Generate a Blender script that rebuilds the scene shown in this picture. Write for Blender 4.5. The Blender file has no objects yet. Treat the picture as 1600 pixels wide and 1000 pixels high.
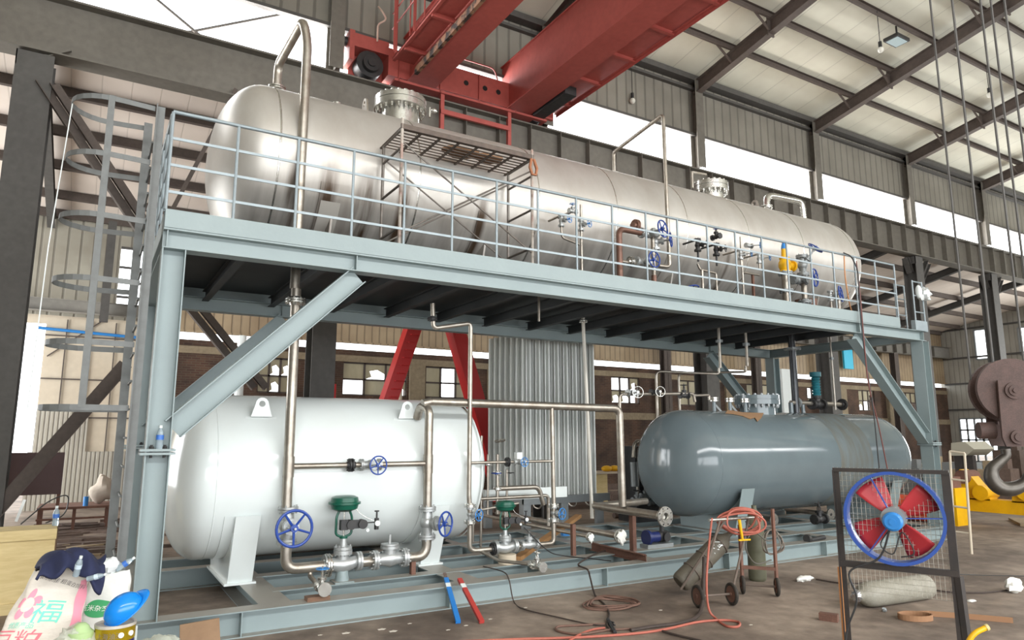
import bpy, bmesh, math, random
from mathutils import Vector as V, Matrix
random.seed(7)
S = bpy.context.scene
COL = S.collection
PI = math.pi

# ------------------------------------------------------------------ camera
FOC, PITCH, AZ = 1090.0, math.atan(181/1090), math.radians(59.1)
CAM = V((-0.4953, -7.9476, 2.05))
FH = V((math.cos(AZ), math.sin(AZ), 0)); RT = V((math.sin(AZ), -math.cos(AZ), 0)); UPZ = V((0, 0, 1))
FW = FH*math.cos(PITCH) + UPZ*math.sin(PITCH); UU = UPZ*math.cos(PITCH) - FH*math.sin(PITCH)
cd = bpy.data.cameras.new('camera'); cam = bpy.data.objects.new('camera', cd); COL.objects.link(cam)
cd.sensor_width = 36; cd.lens = 36*FOC/1600; cd.clip_end = 500
cam.matrix_world = Matrix((( RT.x, UU.x, -FW.x, CAM.x), (RT.y, UU.y, -FW.y, CAM.y), (RT.z, UU.z, -FW.z, CAM.z), (0, 0, 0, 1)))
S.camera = cam
def at(x, y, ax, v):
    """world point on the plane ax = v that a measured spot of the photograph corresponds to"""
    d = FW*FOC + RT*(x-800) + UU*(500-y); i = 'XYZ'.index(ax)
    return CAM + d*((v-CAM[i])/d[i])

# ------------------------------------------------------------------ world, light, exposure
w = bpy.data.worlds.new('sky'); S.world = w; w.use_nodes = True
bg = w.node_tree.nodes['Background']; bg.inputs[0].default_value = (0.93, 0.97, 1.0, 1); bg.inputs[1].default_value = 3.2
def area(name, loc, sx, sy, rot, power, col=(1, 1, 1)):
    l = bpy.data.lights.new(name, 'AREA'); l.shape = 'RECTANGLE'; l.size = sx; l.size_y = sy; l.energy = power; l.color = col
    o = bpy.data.objects.new(name, l); COL.objects.link(o); o.location = loc; o.rotation_euler = rot; return o
# daylight of the window band and the great doorway in the hall's near side, behind the camera
area('daylight_near_window_band', (12, -16.4, 10.6), 50, 1.5, (math.radians(70), 0, 0), 3300, (1.0, 0.985, 0.96))
area('daylight_near_doorway', (4, -16.4, 2.9), 30, 5.0, (math.radians(95), 0, 0), 1500, (0.97, 0.99, 1.0))
# daylight of the window band in the far side of the hall
area('daylight_far_window_band', (18, 8.3, 11.1), 56, 1.2, (math.radians(-75), 0, 0), 4200, (1.0, 1.0, 1.0))
# daylight of the aisle's roof lights
area('daylight_aisle', (10, 11.6, 9.0), 40, 5.0, (0, 0, 0), 160, (1.0, 0.97, 0.92))
# added fill light at the far right end, brightens the aisle; no opening there
area('added_right_fill', (44.5, 4, 3.4), 16, 5.0, (0, math.radians(106), 0), 3600, (0.98, 1.0, 0.98))
# daylight of the wide opening at the left end of the aisle
area('daylight_left_opening', (-8.6, 12, 3.4), 6.5, 8.0, (0, math.radians(-104), 0), 1300, (0.97, 0.99, 1.0))
S.view_settings.view_transform = 'Standard'; S.view_settings.look = 'None'
S.view_settings.exposure = 0.18; S.view_settings.gamma = 1.0; S.view_settings.use_curve_mapping = False

# ------------------------------------------------------------------ materials
def lin(c):
    c = c/255.0
    return c/12.92 if c <= 0.04045 else ((c+0.055)/1.055)**2.4
def rgb(r, g, b): return (lin(r), lin(g), lin(b), 1)
MATS = {}
def mat(name, c, rough=0.5, metal=0.0, c2=None, scale=3.0, amt=0.5, bump=0.0, bscale=30.0, stretch=(1, 1, 1),
        dust=None, dustamt=0.85, lo=0.35, hi=0.65, alpha=None, trans=0.0, emis=None, spec=None, fine=0.0):
    m = bpy.data.materials.new(name); m.use_nodes = True; N = m.node_tree.nodes; Lk = m.node_tree.links
    b = N['Principled BSDF']; b.inputs['Base Color'].default_value = c; b.inputs['Roughness'].default_value = rough
    b.inputs['Metallic'].default_value = metal
    if spec is not None: b.inputs['Specular IOR Level'].default_value = spec
    tc = N.new('ShaderNodeTexCoord'); mp = N.new('ShaderNodeMapping'); mp.inputs['Scale'].default_value = stretch
    geo = N.new('ShaderNodeNewGeometry')
    Lk.new(geo.outputs['Position'], mp.inputs['Vector'])
    out = None
    if c2 is not None:
        n = N.new('ShaderNodeTexNoise'); n.inputs['Scale'].default_value = scale; n.inputs['Detail'].default_value = 7; n.inputs['Roughness'].default_value = 0.62
        Lk.new(mp.outputs[0], n.inputs['Vector'])
        r = N.new('ShaderNodeMapRange'); r.inputs[1].default_value = lo; r.inputs[2].default_value = hi; r.inputs[4].default_value = amt
        Lk.new(n.outputs['Fac'], r.inputs[0])
        mx = N.new('ShaderNodeMix'); mx.data_type = 'RGBA'; mx.inputs[6].default_value = c; mx.inputs[7].default_value = c2
        Lk.new(r.outputs[0], mx.inputs[0]); out = mx.outputs[2]
    if fine:
        n3 = N.new('ShaderNodeTexNoise'); n3.inputs['Scale'].default_value = scale*9; n3.inputs['Detail'].default_value = 4
        Lk.new(geo.outputs['Position'], n3.inputs['Vector'])
        hs = N.new('ShaderNodeHueSaturation'); r3 = N.new('ShaderNodeMapRange'); r3.inputs[3].default_value = 1-fine; r3.inputs[4].default_value = 1+fine
        r3.inputs[1].default_value = .3; r3.inputs[2].default_value = .7
        Lk.new(n3.outputs['Fac'], r3.inputs[0]); Lk.new(r3.outputs[0], hs.inputs['Value'])
        if out is not None: Lk.new(out, hs.inputs['Color'])
        else: hs.inputs['Color'].default_value = c
        out = hs.outputs[0]
    if dust is not None:                       # dust that has settled on upward faces
        sp = N.new('ShaderNodeSeparateXYZ'); Lk.new(geo.outputs['Normal'], sp.inputs[0])
        r2 = N.new('ShaderNodeMapRange'); r2.inputs[1].default_value = 0.75; r2.inputs[2].default_value = 0.98; r2.inputs[4].default_value = dustamt
        Lk.new(sp.outputs['Z'], r2.inputs[0])
        mx2 = N.new('ShaderNodeMix'); mx2.data_type = 'RGBA'; mx2.inputs[6].default_value = c; mx2.inputs[7].default_value = dust
        Lk.new(r2.outputs[0], mx2.inputs[0])
        if out is not None: Lk.new(out, mx2.inputs[6])
        out = mx2.outputs[2]
    if out is not None: Lk.new(out, b.inputs['Base Color'])
    if bump:
        n2 = N.new('ShaderNodeTexNoise'); n2.inputs['Scale'].default_value = bscale; n2.inputs['Detail'].default_value = 5
        Lk.new(mp.outputs[0], n2.inputs['Vector'])
        bp = N.new('ShaderNodeBump'); bp.inputs['Strength'].default_value = bump; bp.inputs['Distance'].default_value = 0.02
        Lk.new(n2.outputs['Fac'], bp.inputs['Height']); Lk.new(bp.outputs[0], b.inputs['Normal'])
    if alpha is not None: b.inputs['Alpha'].default_value = alpha
    if trans: b.inputs['Transmission Weight'].default_value = trans
    if emis: b.inputs['Emission Color'].default_value = emis[0]; b.inputs['Emission Strength'].default_value = emis[1]
    MATS[name] = m
    return m
def brick_mat(name, c1, c2, mortar, scale):
    m = bpy.data.materials.new(name); m.use_nodes = True; N = m.node_tree.nodes; Lk = m.node_tree.links
    b = N['Principled BSDF']; b.inputs['Roughness'].default_value = 0.9
    g = N.new('ShaderNodeNewGeometry'); s = N.new('ShaderNodeSeparateXYZ'); c = N.new('ShaderNodeCombineXYZ')
    Lk.new(g.outputs['Position'], s.inputs[0]); Lk.new(s.outputs['X'], c.inputs['X']); Lk.new(s.outputs['Z'], c.inputs['Y'])
    br = N.new('ShaderNodeTexBrick'); br.inputs['Scale'].default_value = scale
    br.inputs['Color1'].default_value = c1; br.inputs['Color2'].default_value = c2; br.inputs['Mortar'].default_value = mortar
    br.inputs['Mortar Size'].default_value = 0.012; br.inputs['Brick Width'].default_value = .26; br.inputs['Row Height'].default_value = .075
    Lk.new(c.outputs[0], br.inputs['Vector'])
    n = N.new('ShaderNodeTexNoise'); n.inputs['Scale'].default_value = 1.3; n.inputs['Detail'].default_value = 6; Lk.new(c.outputs[0], n.inputs['Vector'])
    r = N.new('ShaderNodeMapRange'); r.inputs[1].default_value = .35; r.inputs[2].default_value = .7; r.inputs[3].default_value = .0; r.inputs[4].default_value = .75
    Lk.new(n.outputs['Fac'], r.inputs[0])
    mx = N.new('ShaderNodeMix'); mx.data_type = 'RGBA'; mx.inputs[7].default_value = rgb(46, 38, 34); Lk.new(br.outputs['Color'], mx.inputs[6]); Lk.new(r.outputs[0], mx.inputs[0])
    Lk.new(mx.outputs[2], b.inputs['Base Color']); MATS[name] = m; return m
def stripe_mat(name, c, c2, axis, period, rough=.6, metal=0.0, dark=.55, bump=.5, width=.12):
    """profiled metal sheet: narrow ribs along one axis"""
    m = bpy.data.materials.new(name); m.use_nodes = True; N = m.node_tree.nodes; Lk = m.node_tree.links
    b = N['Principled BSDF']; b.inputs['Roughness'].default_value = rough; b.inputs['Metallic'].default_value = metal
    g = N.new('ShaderNodeNewGeometry'); s = N.new('ShaderNodeSeparateXYZ'); Lk.new(g.outputs['Position'], s.inputs[0])
    d = N.new('ShaderNodeMath'); d.operation = 'DIVIDE'; d.inputs[1].default_value = period; Lk.new(s.outputs[axis], d.inputs[0])
    f = N.new('ShaderNodeMath'); f.operation = 'FRACT'; Lk.new(d.outputs[0], f.inputs[0])
    cr = N.new('ShaderNodeValToRGB'); e = cr.color_ramp.elements
    e[0].position = 0; e[0].color = (1, 1, 1, 1); e[1].position = 1; e[1].color = (1, 1, 1, 1)
    for p, v in ((.5-width, 1), (.5-width*.4, 0), (.5+width*.4, 0), (.5+width, 1)):
        k = cr.color_ramp.elements.new(p); k.color = (v, v, v, 1)
    Lk.new(f.outputs[0], cr.inputs[0])
    n = N.new('ShaderNodeTexNoise'); n.inputs['Scale'].default_value = .9; n.inputs['Detail'].default_value = 6; Lk.new(g.outputs['Position'], n.inputs['Vector'])
    r = N.new('ShaderNodeMapRange'); r.inputs[1].default_value = .35; r.inputs[2].default_value = .7; r.inputs[4].default_value = .8; Lk.new(n.outputs['Fac'], r.inputs[0])
    mx = N.new('ShaderNodeMix'); mx.data_type = 'RGBA'; mx.inputs[6].default_value = c; mx.inputs[7].default_value = c2; Lk.new(r.outputs[0], mx.inputs[0])
    iv = N.new('ShaderNodeMapRange'); iv.inputs[3].default_value = dark; iv.inputs[4].default_value = 0.0; Lk.new(cr.outputs[0], iv.inputs[0])
    dk = N.new('ShaderNodeMix'); dk.data_type = 'RGBA'; dk.inputs[7].default_value = (c2[0]*.35, c2[1]*.35, c2[2]*.35, 1)
    Lk.new(mx.outputs[2], dk.inputs[6]); Lk.new(iv.outputs[0], dk.inputs[0]); Lk.new(dk.outputs[2], b.inputs['Base Color'])
    bp = N.new('ShaderNodeBump'); bp.inputs['Strength'].default_value = bump; bp.inputs['Distance'].default_value = .03
    Lk.new(cr.outputs[0], bp.inputs['Height']); Lk.new(bp.outputs[0], b.inputs['Normal'])
    MATS[name] = m; return m

paint = mat('skid_paint', rgb(141, 155, 156), .42, c2=rgb(127, 141, 143), scale=1.2, dust=rgb(150, 143, 133), bump=.06, bscale=18)
galv = mat('galvanised', rgb(148, 153, 154), .45, .35, c2=rgb(138, 142, 143), scale=9)
whitep = mat('white_tank_paint', rgb(222, 229, 228), .14, c2=rgb(216, 221, 219), scale=1.5, amt=.6)
greyp = mat('grey_tank_paint', rgb(108, 120, 124), .13, c2=rgb(96, 106, 110), scale=1.2, dust=rgb(128, 128, 120), dustamt=.35)
dustband = mat('dried_mud', rgb(98, 98, 90), .55, c2=rgb(104, 115, 118), scale=2.2, stretch=(3, 1, .5), amt=1, lo=.35, hi=.65)
ss = mat('stainless_pipe', rgb(172, 166, 156), .34, .75, c2=rgb(140, 130, 118), scale=6, amt=.8)
ssb = mat('stainless_bright', rgb(205, 205, 200), .26, .9, c2=rgb(165, 160, 150), scale=12, amt=.5)
valvebody = mat('cast_valve_body', rgb(186, 190, 190), .38, .55, c2=rgb(160, 160, 157), scale=14)
black = mat('black_steel', rgb(38, 38, 40), .5, c2=rgb(60, 58, 55), scale=9)
darkbr = mat('primer_brown', rgb(88, 78, 72), .75, c2=rgb(70, 62, 58), scale=1.3, fine=.12)
darkst = mat('dark_column_paint', rgb(84, 82, 79), .7, c2=rgb(70, 67, 65), scale=.9, fine=.1)
girderp = mat('girder_grey', rgb(112, 108, 100), .7, c2=rgb(92, 87, 79), scale=.8, fine=.1, dust=rgb(100, 90, 80))
red = mat('crane_red', rgb(172, 84, 76), .5, c2=rgb(150, 66, 60), scale=.9, fine=.07)
soot = mat('grease_soot', rgb(52, 42, 38), .7, c2=rgb(150, 110, 84), scale=5, amt=1, lo=.45, hi=.55)
blue = mat('blue_wheel', rgb(38, 70, 150), .35)
ltblue = mat('light_blue_wheel', rgb(52, 130, 200), .35)
green = mat('actuator_green', rgb(16, 84, 66), .3)
rust = mat('rusty_steel', rgb(118, 84, 70), .8, c2=rgb(86, 62, 54), scale=8, fine=.15)
yellow = mat('machine_yellow', rgb(236, 182, 16), .4, c2=rgb(205, 150, 20), scale=3, amt=.5)
tin = stripe_mat('siding_x', rgb(170, 166, 152), rgb(140, 134, 120), 'X', .33)
tin_upper = stripe_mat('siding_upper', rgb(138, 134, 124), rgb(116, 112, 103), 'X', .38, dark=.5)
tin_br = stripe_mat('siding_brown', rgb(176, 156, 126), rgb(140, 118, 92), 'X', .28)
tin_y = stripe_mat('siding_y', rgb(168, 165, 155), rgb(150, 146, 136), 'Y', .3, dark=.3)
roofm = stripe_mat('roof_panels', rgb(222, 222, 206), rgb(206, 204, 188), 'X', 1.0, dark=.35, width=.02, bump=.15)
roofa = stripe_mat('aisle_roof_panels', rgb(228, 216, 205), rgb(214, 202, 190), 'X', .6, dark=.3, width=.03, bump=.15)
beige = mat('beige_board', rgb(208, 196, 176), .8, c2=rgb(190, 175, 152), scale=.7, fine=.04)
brick = brick_mat('old_brick', rgb(98, 70, 55), rgb(80, 55, 45), rgb(98, 84, 70), 1.0)
render_ = mat('old_render', rgb(150, 136, 112), .9, c2=rgb(112, 98, 80), scale=1.2, fine=.12)
glassd = mat('dirty_glass', rgb(186, 178, 150), .6, c2=rgb(150, 140, 114), scale=2.5, stretch=(1, 1, .4))
darkhole = mat('dark_interior', rgb(28, 26, 26), .9)
rubber = mat('rubber', rgb(46, 42, 38), .8, c2=rgb(70, 62, 54), scale=18)
def floor_mat():
    m = mat('dusty_concrete', rgb(154, 139, 125), .8, c2=rgb(98, 85, 75), scale=.5, amt=.95, lo=.38, hi=.62, bump=.35, bscale=9, fine=.2)
    return m
floorm = floor_mat()

# ------------------------------------------------------------------ mesh helpers
class MB:
    def __init__(s): s.v = []; s.f = []; s.sm = []; s.mi = []; s.cur = 0
    def add(s, vs, fs, smooth=False):
        o = len(s.v); s.v += [tuple(p) for p in vs]
        for f in fs: s.f.append(tuple(i+o for i in f)); s.sm.append(smooth); s.mi.append(s.cur)
        return s
    def box(s, a, b):
        x0, y0, z0 = [min(a[i], b[i]) for i in range(3)]; x1, y1, z1 = [max(a[i], b[i]) for i in range(3)]
        return s.add([(x0,y0,z0),(x1,y0,z0),(x1,y1,z0),(x0,y1,z0),(x0,y0,z1),(x1,y0,z1),(x1,y1,z1),(x0,y1,z1)],
              [(0,3,2,1),(4,5,6,7),(0,1,5,4),(1,2,6,5),(2,3,7,6),(3,0,4,7)])
    def bar(s, p0, p1, wd, ht, up=None):
        """rectangular bar from p0 to p1"""
        return s.prof([(-wd/2,-ht/2),(wd/2,-ht/2),(wd/2,ht/2),(-wd/2,ht/2)], p0, p1, up)
    def prof(s, pts, p0, p1, up=None):
        p0, p1 = V(p0), V(p1); d = (p1-p0).normalized()
        u = V(up) if up is not None else (V((0,0,1)) if abs(d.z) < .95 else V((0,1,0)))
        sd = d.cross(u).normalized(); u = sd.cross(d).normalized()
        n = len(pts); vs = [p0+sd*a+u*b for a, b in pts]+[p1+sd*a+u*b for a, b in pts]
        fs = [(i, (i+1) % n, n+(i+1) % n, n+i) for i in range(n)]+[tuple(reversed(range(n))), tuple(range(n, 2*n))]
        return s.add(vs, fs)
    def ibeam(s, p0, p1, h, b, tf=.014, tw=.01, up=None):
        a, c, t, f = b/2, h/2, tw/2, tf
        return s.prof([(-a,-c),(a,-c),(a,-c+f),(t,-c+f),(t,c-f),(a,c-f),(a,c),(-a,c),(-a,c-f),(-t,c-f),(-t,-c+f),(-a,-c+f)], p0, p1, up)
    def chan(s, p0, p1, h, b, t=.01, up=None, flip=1):
        c = h/2; P = [(0,-c),(b,-c),(b,-c+t),(t,-c+t),(t,c-t),(b,c-t),(b,c),(0,c)]
        return s.prof([(x*flip, y) for x, y in P], p0, p1, up)
    def angle(s, p0, p1, a, t=.008, up=None):
        return s.prof([(0,0),(a,0),(a,t),(t,t),(t,a),(0,a)], p0, p1, up)
    def tube(s, pts, r, n=12, closed=False, caps=True):
        pts = [V(p) for p in pts]; N = len(pts); rs = r if isinstance(r, (list, tuple)) else [r]*N
        tang = []
        for i in range(N):
            if closed: t = pts[(i+1) % N]-pts[i-1]
            else: t = pts[min(i+1, N-1)]-pts[max(i-1, 0)]
            tang.append(t.normalized())
        t0 = tang[0]; a = V((0,0,1)) if abs(t0.z) < .9 else V((1,0,0)); nv = t0.cross(a).normalized()
        vs = []
        for i in range(N):
            if i:
                q = tang[i-1].rotation_difference(tang[i]); nv = (q @ nv).normalized()
            bn = tang[i].cross(nv).normalized()
            for k in range(n):
                an = 2*PI*k/n; vs.append(pts[i]+(nv*math.cos(an)+bn*math.sin(an))*rs[i])
        fs = []
        M = N if closed else N-1
        for i in range(M):
            j = (i+1) % N
            for k in range(n): k2 = (k+1) % n; fs.append((i*n+k, i*n+k2, j*n+k2, j*n+k))
        s.add(vs, fs, True)
        if caps and not closed:
            s.add(vs[:n], [tuple(reversed(range(n)))]); s.add(vs[-n:], [tuple(range(n))])
        return s
    def cyl(s, p0, p1, r, r1=None, n=16): return s.tube([p0, p1], [r, r if r1 is None else r1], n)
    def lathe(s, p, ax, prof, n=24, smooth=True, a0=0, a1=2*PI):
        """prof = [(distance along ax, radius)]"""
        p = V(p); ax = V(ax).normalized(); a = V((0,0,1)) if abs(ax.z) < .9 else V((1,0,0)); u = ax.cross(a).normalized(); w_ = ax.cross(u).normalized()
        vs = []; full = abs(a1-a0-2*PI) < 1e-6; m = n if full else n+1
        for d, r in prof:
            for k in range(m):
                an = a0+(a1-a0)*k/n; vs.append(p+ax*d+(u*math.cos(an)+w_*math.sin(an))*r)
        fs = []
        for i in range(len(prof)-1):
            for k in range(n):
                k2 = (k+1) % m; fs.append((i*m+k, i*m+k2, (i+1)*m+k2, (i+1)*m+k))
        return s.add(vs, fs, smooth)
    def poly(s, pts, off):
        """flat outline with a thickness vector"""
        pts = [V(p) for p in pts]; off = V(off); n = len(pts)
        return s.add(pts+[p+off for p in pts], [tuple(range(n)), tuple(reversed(range(n, 2*n)))]+[(i, n+i, n+(i+1) % n, (i+1) % n) for i in range(n)])
    def grid(s, fn, nu, nv, smooth=True):
        vs = [fn(i/nu, j/nv) for j in range(nv+1) for i in range(nu+1)]
        return s.add(vs, [(j*(nu+1)+i, j*(nu+1)+i+1, (j+1)*(nu+1)+i+1, (j+1)*(nu+1)+i) for j in range(nv) for i in range(nu)], smooth)
    def ball(s, c, r, nu=14, nv=9, sc=(1,1,1), fn=None):
        c = V(c)
        def f(u, v):
            th = 2*PI*u; ph = PI*v; d = V((math.sin(ph)*math.cos(th)*sc[0], math.sin(ph)*math.sin(th)*sc[1], -math.cos(ph)*sc[2]))
            k = fn(d) if fn else 1
            return c+d*r*k
        return s.grid(f, nu, nv)
    def build(s, name, m, parent=None, bevel=0, fixn=True, loc=None):
        me = bpy.data.meshes.new(name); me.from_pydata(s.v, [], s.f)
        for i, p in enumerate(me.polygons): p.use_smooth = s.sm[i]; p.material_index = s.mi[i]
        for mm in (m if isinstance(m, (list, tuple)) else [m]): me.materials.append(mm)
        if fixn:
            b = bmesh.new(); b.from_mesh(me); bmesh.ops.remove_doubles(b, verts=b.verts, dist=1e-6) if len(s.v) < 60000 else None
            bmesh.ops.recalc_face_normals(b, faces=b.faces); b.to_mesh(me); b.free()
        me.set_sharp_from_angle(angle=math.radians(42)); me.update(); o = bpy.data.objects.new(name, me); COL.objects.link(o)
        if parent is not None:
            o.parent = parent
            o.matrix_parent_inverse = Matrix.Translation(-world_loc(parent))
        if bevel:
            md = o.modifiers.new('bevel', 'BEVEL'); md.width = bevel; md.segments = 2; md.limit_method = 'ANGLE'
        return o
WL = {}
def world_loc(o):
    return V(WL.get(o.name, (0, 0, 0)))
def tag(o, label=None, cat=None, group=None, kind=None):
    if label: o['label'] = label
    if cat: o['category'] = cat
    if group: o['group'] = group
    if kind: o['kind'] = kind
    return o
def thing(name, label, cat, loc=(0,0,0), group=None):
    o = bpy.data.objects.new(name, None); COL.objects.link(o); o.location = loc; WL[o.name] = tuple(float(c) for c in loc)
    o.empty_display_size = .1
    return tag(o, label, cat, group)
def structure(o): o['kind'] = 'structure'; return o
def fillet(pts, R, n=6):
    pts = [V(p) for p in pts]; out = [pts[0]]
    for i in range(1, len(pts)-1):
        a, b, c = pts[i-1], pts[i], pts[i+1]; d0 = (a-b); d1 = (c-b); L = min(R, d0.length*.45, d1.length*.45)
        p0 = b+d0.normalized()*L; p1 = b+d1.normalized()*L
        for k in range(n+1):
            t = k/n; out.append(p0*(1-t)**2+b*2*t*(1-t)+p1*t*t)
    out.append(pts[-1]); return out
def pipe(parent, pts, r, m=None, R=None, name='pipe', n=14):
    return MB().tube(fillet(pts, R or r*3), r, n).build(name, m or ss, parent)
def frame_axes(ax):
    ax = V(ax).normalized(); a = V((0,0,1)) if abs(ax.z) < .9 else V((1,0,0)); u = ax.cross(a).normalized(); return ax, u, ax.cross(u).normalized()
def flange(parent, p, ax, r, m=None, t=.02, gap=.012, nb=8, name='flange', bolts=True, blind=None):
    """a bolted pair of pipe flanges"""
    p = V(p); ax, u, w_ = frame_axes(ax); b = MB()
    for sgn in (-1, 1):
        b.cyl(p+ax*sgn*gap/2, p+ax*sgn*(gap/2+t), r, n=24)
        b.cyl(p+ax*sgn*(gap/2+t), p+ax*sgn*(gap/2+t*2.6), r*.62, r*.52, n=20)
    b.cyl(p-ax*gap/2, p+ax*gap/2, r*.7, n=20)
    if bolts:
        for k in range(nb):
            a = 2*PI*(k+.5)/nb; q = p+(u*math.cos(a)+w_*math.sin(a))*r*.82
            b.cyl(q-ax*(gap/2+t*1.9), q+ax*(gap/2+t*1.9), r*.075, n=6)
            for sgn in (-1, 1): b.cyl(q+ax*sgn*(gap/2+t), q+ax*sgn*(gap/2+t*1.6), r*.13, n=6)
    return b.build(name, m or ssb, parent)
def handwheel(parent, c, ax, r, m, ns=5, tr=None, name='handwheel'):
    c = V(c); ax, u, w_ = frame_axes(ax); tr = tr or r*.085; b = MB()
    b.tube([c+(u*math.cos(2*PI*k/28)+w_*math.sin(2*PI*k/28))*r for k in range(28)], tr, 8, closed=True)
    for k in range(ns):
        a = 2*PI*k/ns+.3; d = u*math.cos(a)+w_*math.sin(a)
        b.tube([c-ax*r*.12+d*r*.18, c+d*r*.98], [tr*.95, tr*.75], 6)
    b.cyl(c-ax*r*.25, c+ax*r*.08, r*.22, n=14)
    return b.build(name, m, parent)
def valve(parent, p, ax, stem, size, wheel_r, wheel_m, body_m=None, name='gate_valve', hw=True, stem_len=None, ns=5):
    """flanged valve: body, bonnet, yoke, stem and handwheel; size = pipe radius"""
    p = V(p); ax, _, _ = frame_axes(ax); st = V(stem).normalized(); b = MB(); s = size; L = s*3.0; sl = stem_len or s*6.5
    for sgn in (-1, 1):
        b.cyl(p+ax*sgn*L, p+ax*sgn*(L-s*.45), s*1.95, n=22); b.cyl(p+ax*sgn*(L+s*.08), p+ax*sgn*(L+s*.5), s*1.95, n=22)
        _, u, w_ = frame_axes(ax)
        for k in range(6):
            a = 2*PI*(k+.5)/6; q = p+(u*math.cos(a)+w_*math.sin(a))*s*1.6
            b.cyl(q+ax*sgn*(L-s*.8), q+ax*sgn*(L+s*.9), s*.17, n=6)
        b.cyl(p+ax*sgn*L, p, s*1.05, s*1.3, n=18)
    b.ball(p, s*1.6, 14, 9)
    b.cyl(p, p+st*s*2.3, s*1.15, s*1.0, n=16); b.cyl(p+st*s*2.3, p+st*s*2.75, s*1.6, n=18); b.cyl(p+st*s*2.85, p+st*s*3.25, s*1.5, n=18)
    _, u, w_ = frame_axes(st)
    for sgn in (-1, 1): b.tube([p+st*s*3.2+u*sgn*s*.7, p+st*s*4.3+u*sgn*s*.75, p+st*sl*.88+u*sgn*s*.3], s*.22, 6)
    b.cyl(p+st*s*3.2, p+st*(sl+s*.9), s*.22, n=8); b.cyl(p+st*sl*.84, p+st*sl*.94, s*.5, n=10)
    o = b.build(name, body_m or valvebody, parent)
    if hw:
        handwheel(o, p+st*sl, st, wheel_r, wheel_m, ns)
    return o
ORD = ['first','second','third','fourth','fifth','sixth','seventh','eighth','ninth','tenth','eleventh','twelfth','thirteenth','fourteenth','fifteenth','sixteenth']
# ================================================================== THE HALL
GY = 7.0                                       # near face of the far crane runway
XL, XR = -9.0, 46.0
structure(MB().box((-30, -30, -.3), (80, 40, 0)).build('floor', floorm))
def zroof(y): return 13.62 + (7.3-y)*.19       # underside of the main roof panels
RIDGE = -5.0
b = MB(); b.poly([(XL, 7.4, zroof(7.4)), (XL, RIDGE, zroof(RIDGE)), (XL, RIDGE, zroof(RIDGE)+.1), (XL, 7.4, zroof(7.4)+.1)], (XR-XL, 0, 0))
b.poly([(XL, RIDGE, zroof(RIDGE)), (XL, -17.2, zroof(7.2)), (XL, -17.2, zroof(7.2)+.1), (XL, RIDGE, zroof(RIDGE)+.1)], (XR-XL, 0, 0))
structure(b.build('ceiling', roofm))
def zaisle(y): return 10.35 - (y-7.5)*.205
structure(MB().poly([(XL, 7.35, zaisle(7.35)), (XL, 16.3, zaisle(16.3)), (XL, 16.3, zaisle(16.3)+.1), (XL, 7.35, zaisle(7.35)+.1)], (XR-XL, 0, 0)).build('ceiling_aisle', roofa))
# siding above the far window band, with a rail under the eave
structure(MB().box((XL, 7.34, 11.62), (XR, 7.42, zroof(7.4))).build('wall_far_upper', tin_upper))
structure(MB().box((XL, 7.2, 13.18), (XR, 7.34, 13.26)).box((XL, 7.22, 11.6), (XR, 7.36, 11.68)).build('trim_1', darkst))
structure(MB().box((XL, 7.05, 13.42), (XR, 7.36, 13.6)).build('trim_2', darkst))
# aisle side wall: left part of boards, right part of old brick under tin siding
BW = 16.0
def px(x, y=600): return at(x, y, 'Y', BW).x
b = MB()
wins = [(4.1, 5.2), (6.95, 9.35), (10.1, 12.0), (14.0, 16.0), (18.9, 20.5), (22.9, 24.9), (27.5, 29.2), (32.2, 33.6), (36.7, 38.2), (41.0, 42.5)]
xs = 1.6
for i, (a, c) in enumerate(wins):
    b.box((xs, BW, 0), (a, BW+.35, 5.05)); b.box((a, BW, 0), (c, BW+.35, 3.45)); b.box((a, BW, 4.62), (c, BW+.35, 5.05)); xs = c
b.box((xs, BW, 0), (XR, BW+.35, 5.05))
structure(b.build('wall_far_brick', brick))
b = MB(); b.box((1.6, BW-.04, 4.62), (XR, BW-.002, 4.85)); b.box((1.6, BW-.05, 2.75), (XR, BW-.002, 3.05))
for i, (a, c) in enumerate(wins):
    if i: m_ = (wins[i-1][1]+a)/2; b.box((m_-.3, BW-.12, 0), (m_+.3, BW-.002, 4.62))
structure(b.build('trim_3', render_))
for i, (a, c) in enumerate(wins):
    wf = MB(); n = 3
    for k in range(n+1): xx = a+(c-a)*k/n; wf.box((xx-.035, BW+.06, 3.45), (xx+.035, BW+.14, 4.62))
    for zz in (3.47, 4.02, 4.6): wf.box((a, BW+.06, zz-.03), (c, BW+.14, zz+.03))
    o = structure(wf.build('window_%d' % (i+1), darkbr))
    g = MB(); rr = random.Random(i)
    for k in range(n):
        for j in range(2):
            x0 = a+(c-a)*k/n; x1 = a+(c-a)*(k+1)/n; z0 = 3.47+.56*j; z1 = z0+.57
            q = rr.random()
            if q < .2: continue
            if q < .5:                              # broken pane
                g.poly([(x0, BW+.1, z0), (x0+(x1-x0)*.35, BW+.1, z0+.1), (x0+(x1-x0)*.25, BW+.1, z0+.3), (x0+(x1-x0)*.6, BW+.1, z0+.36), (x1, BW+.1, z0+.2), (x1, BW+.1, z1), (x0, BW+.1, z1)], (0, .006, 0))
            else: g.box((x0, BW+.1, z0), (x1, BW+.106, z1))
    if g.v: g.build('pane', glassd, o)
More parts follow.
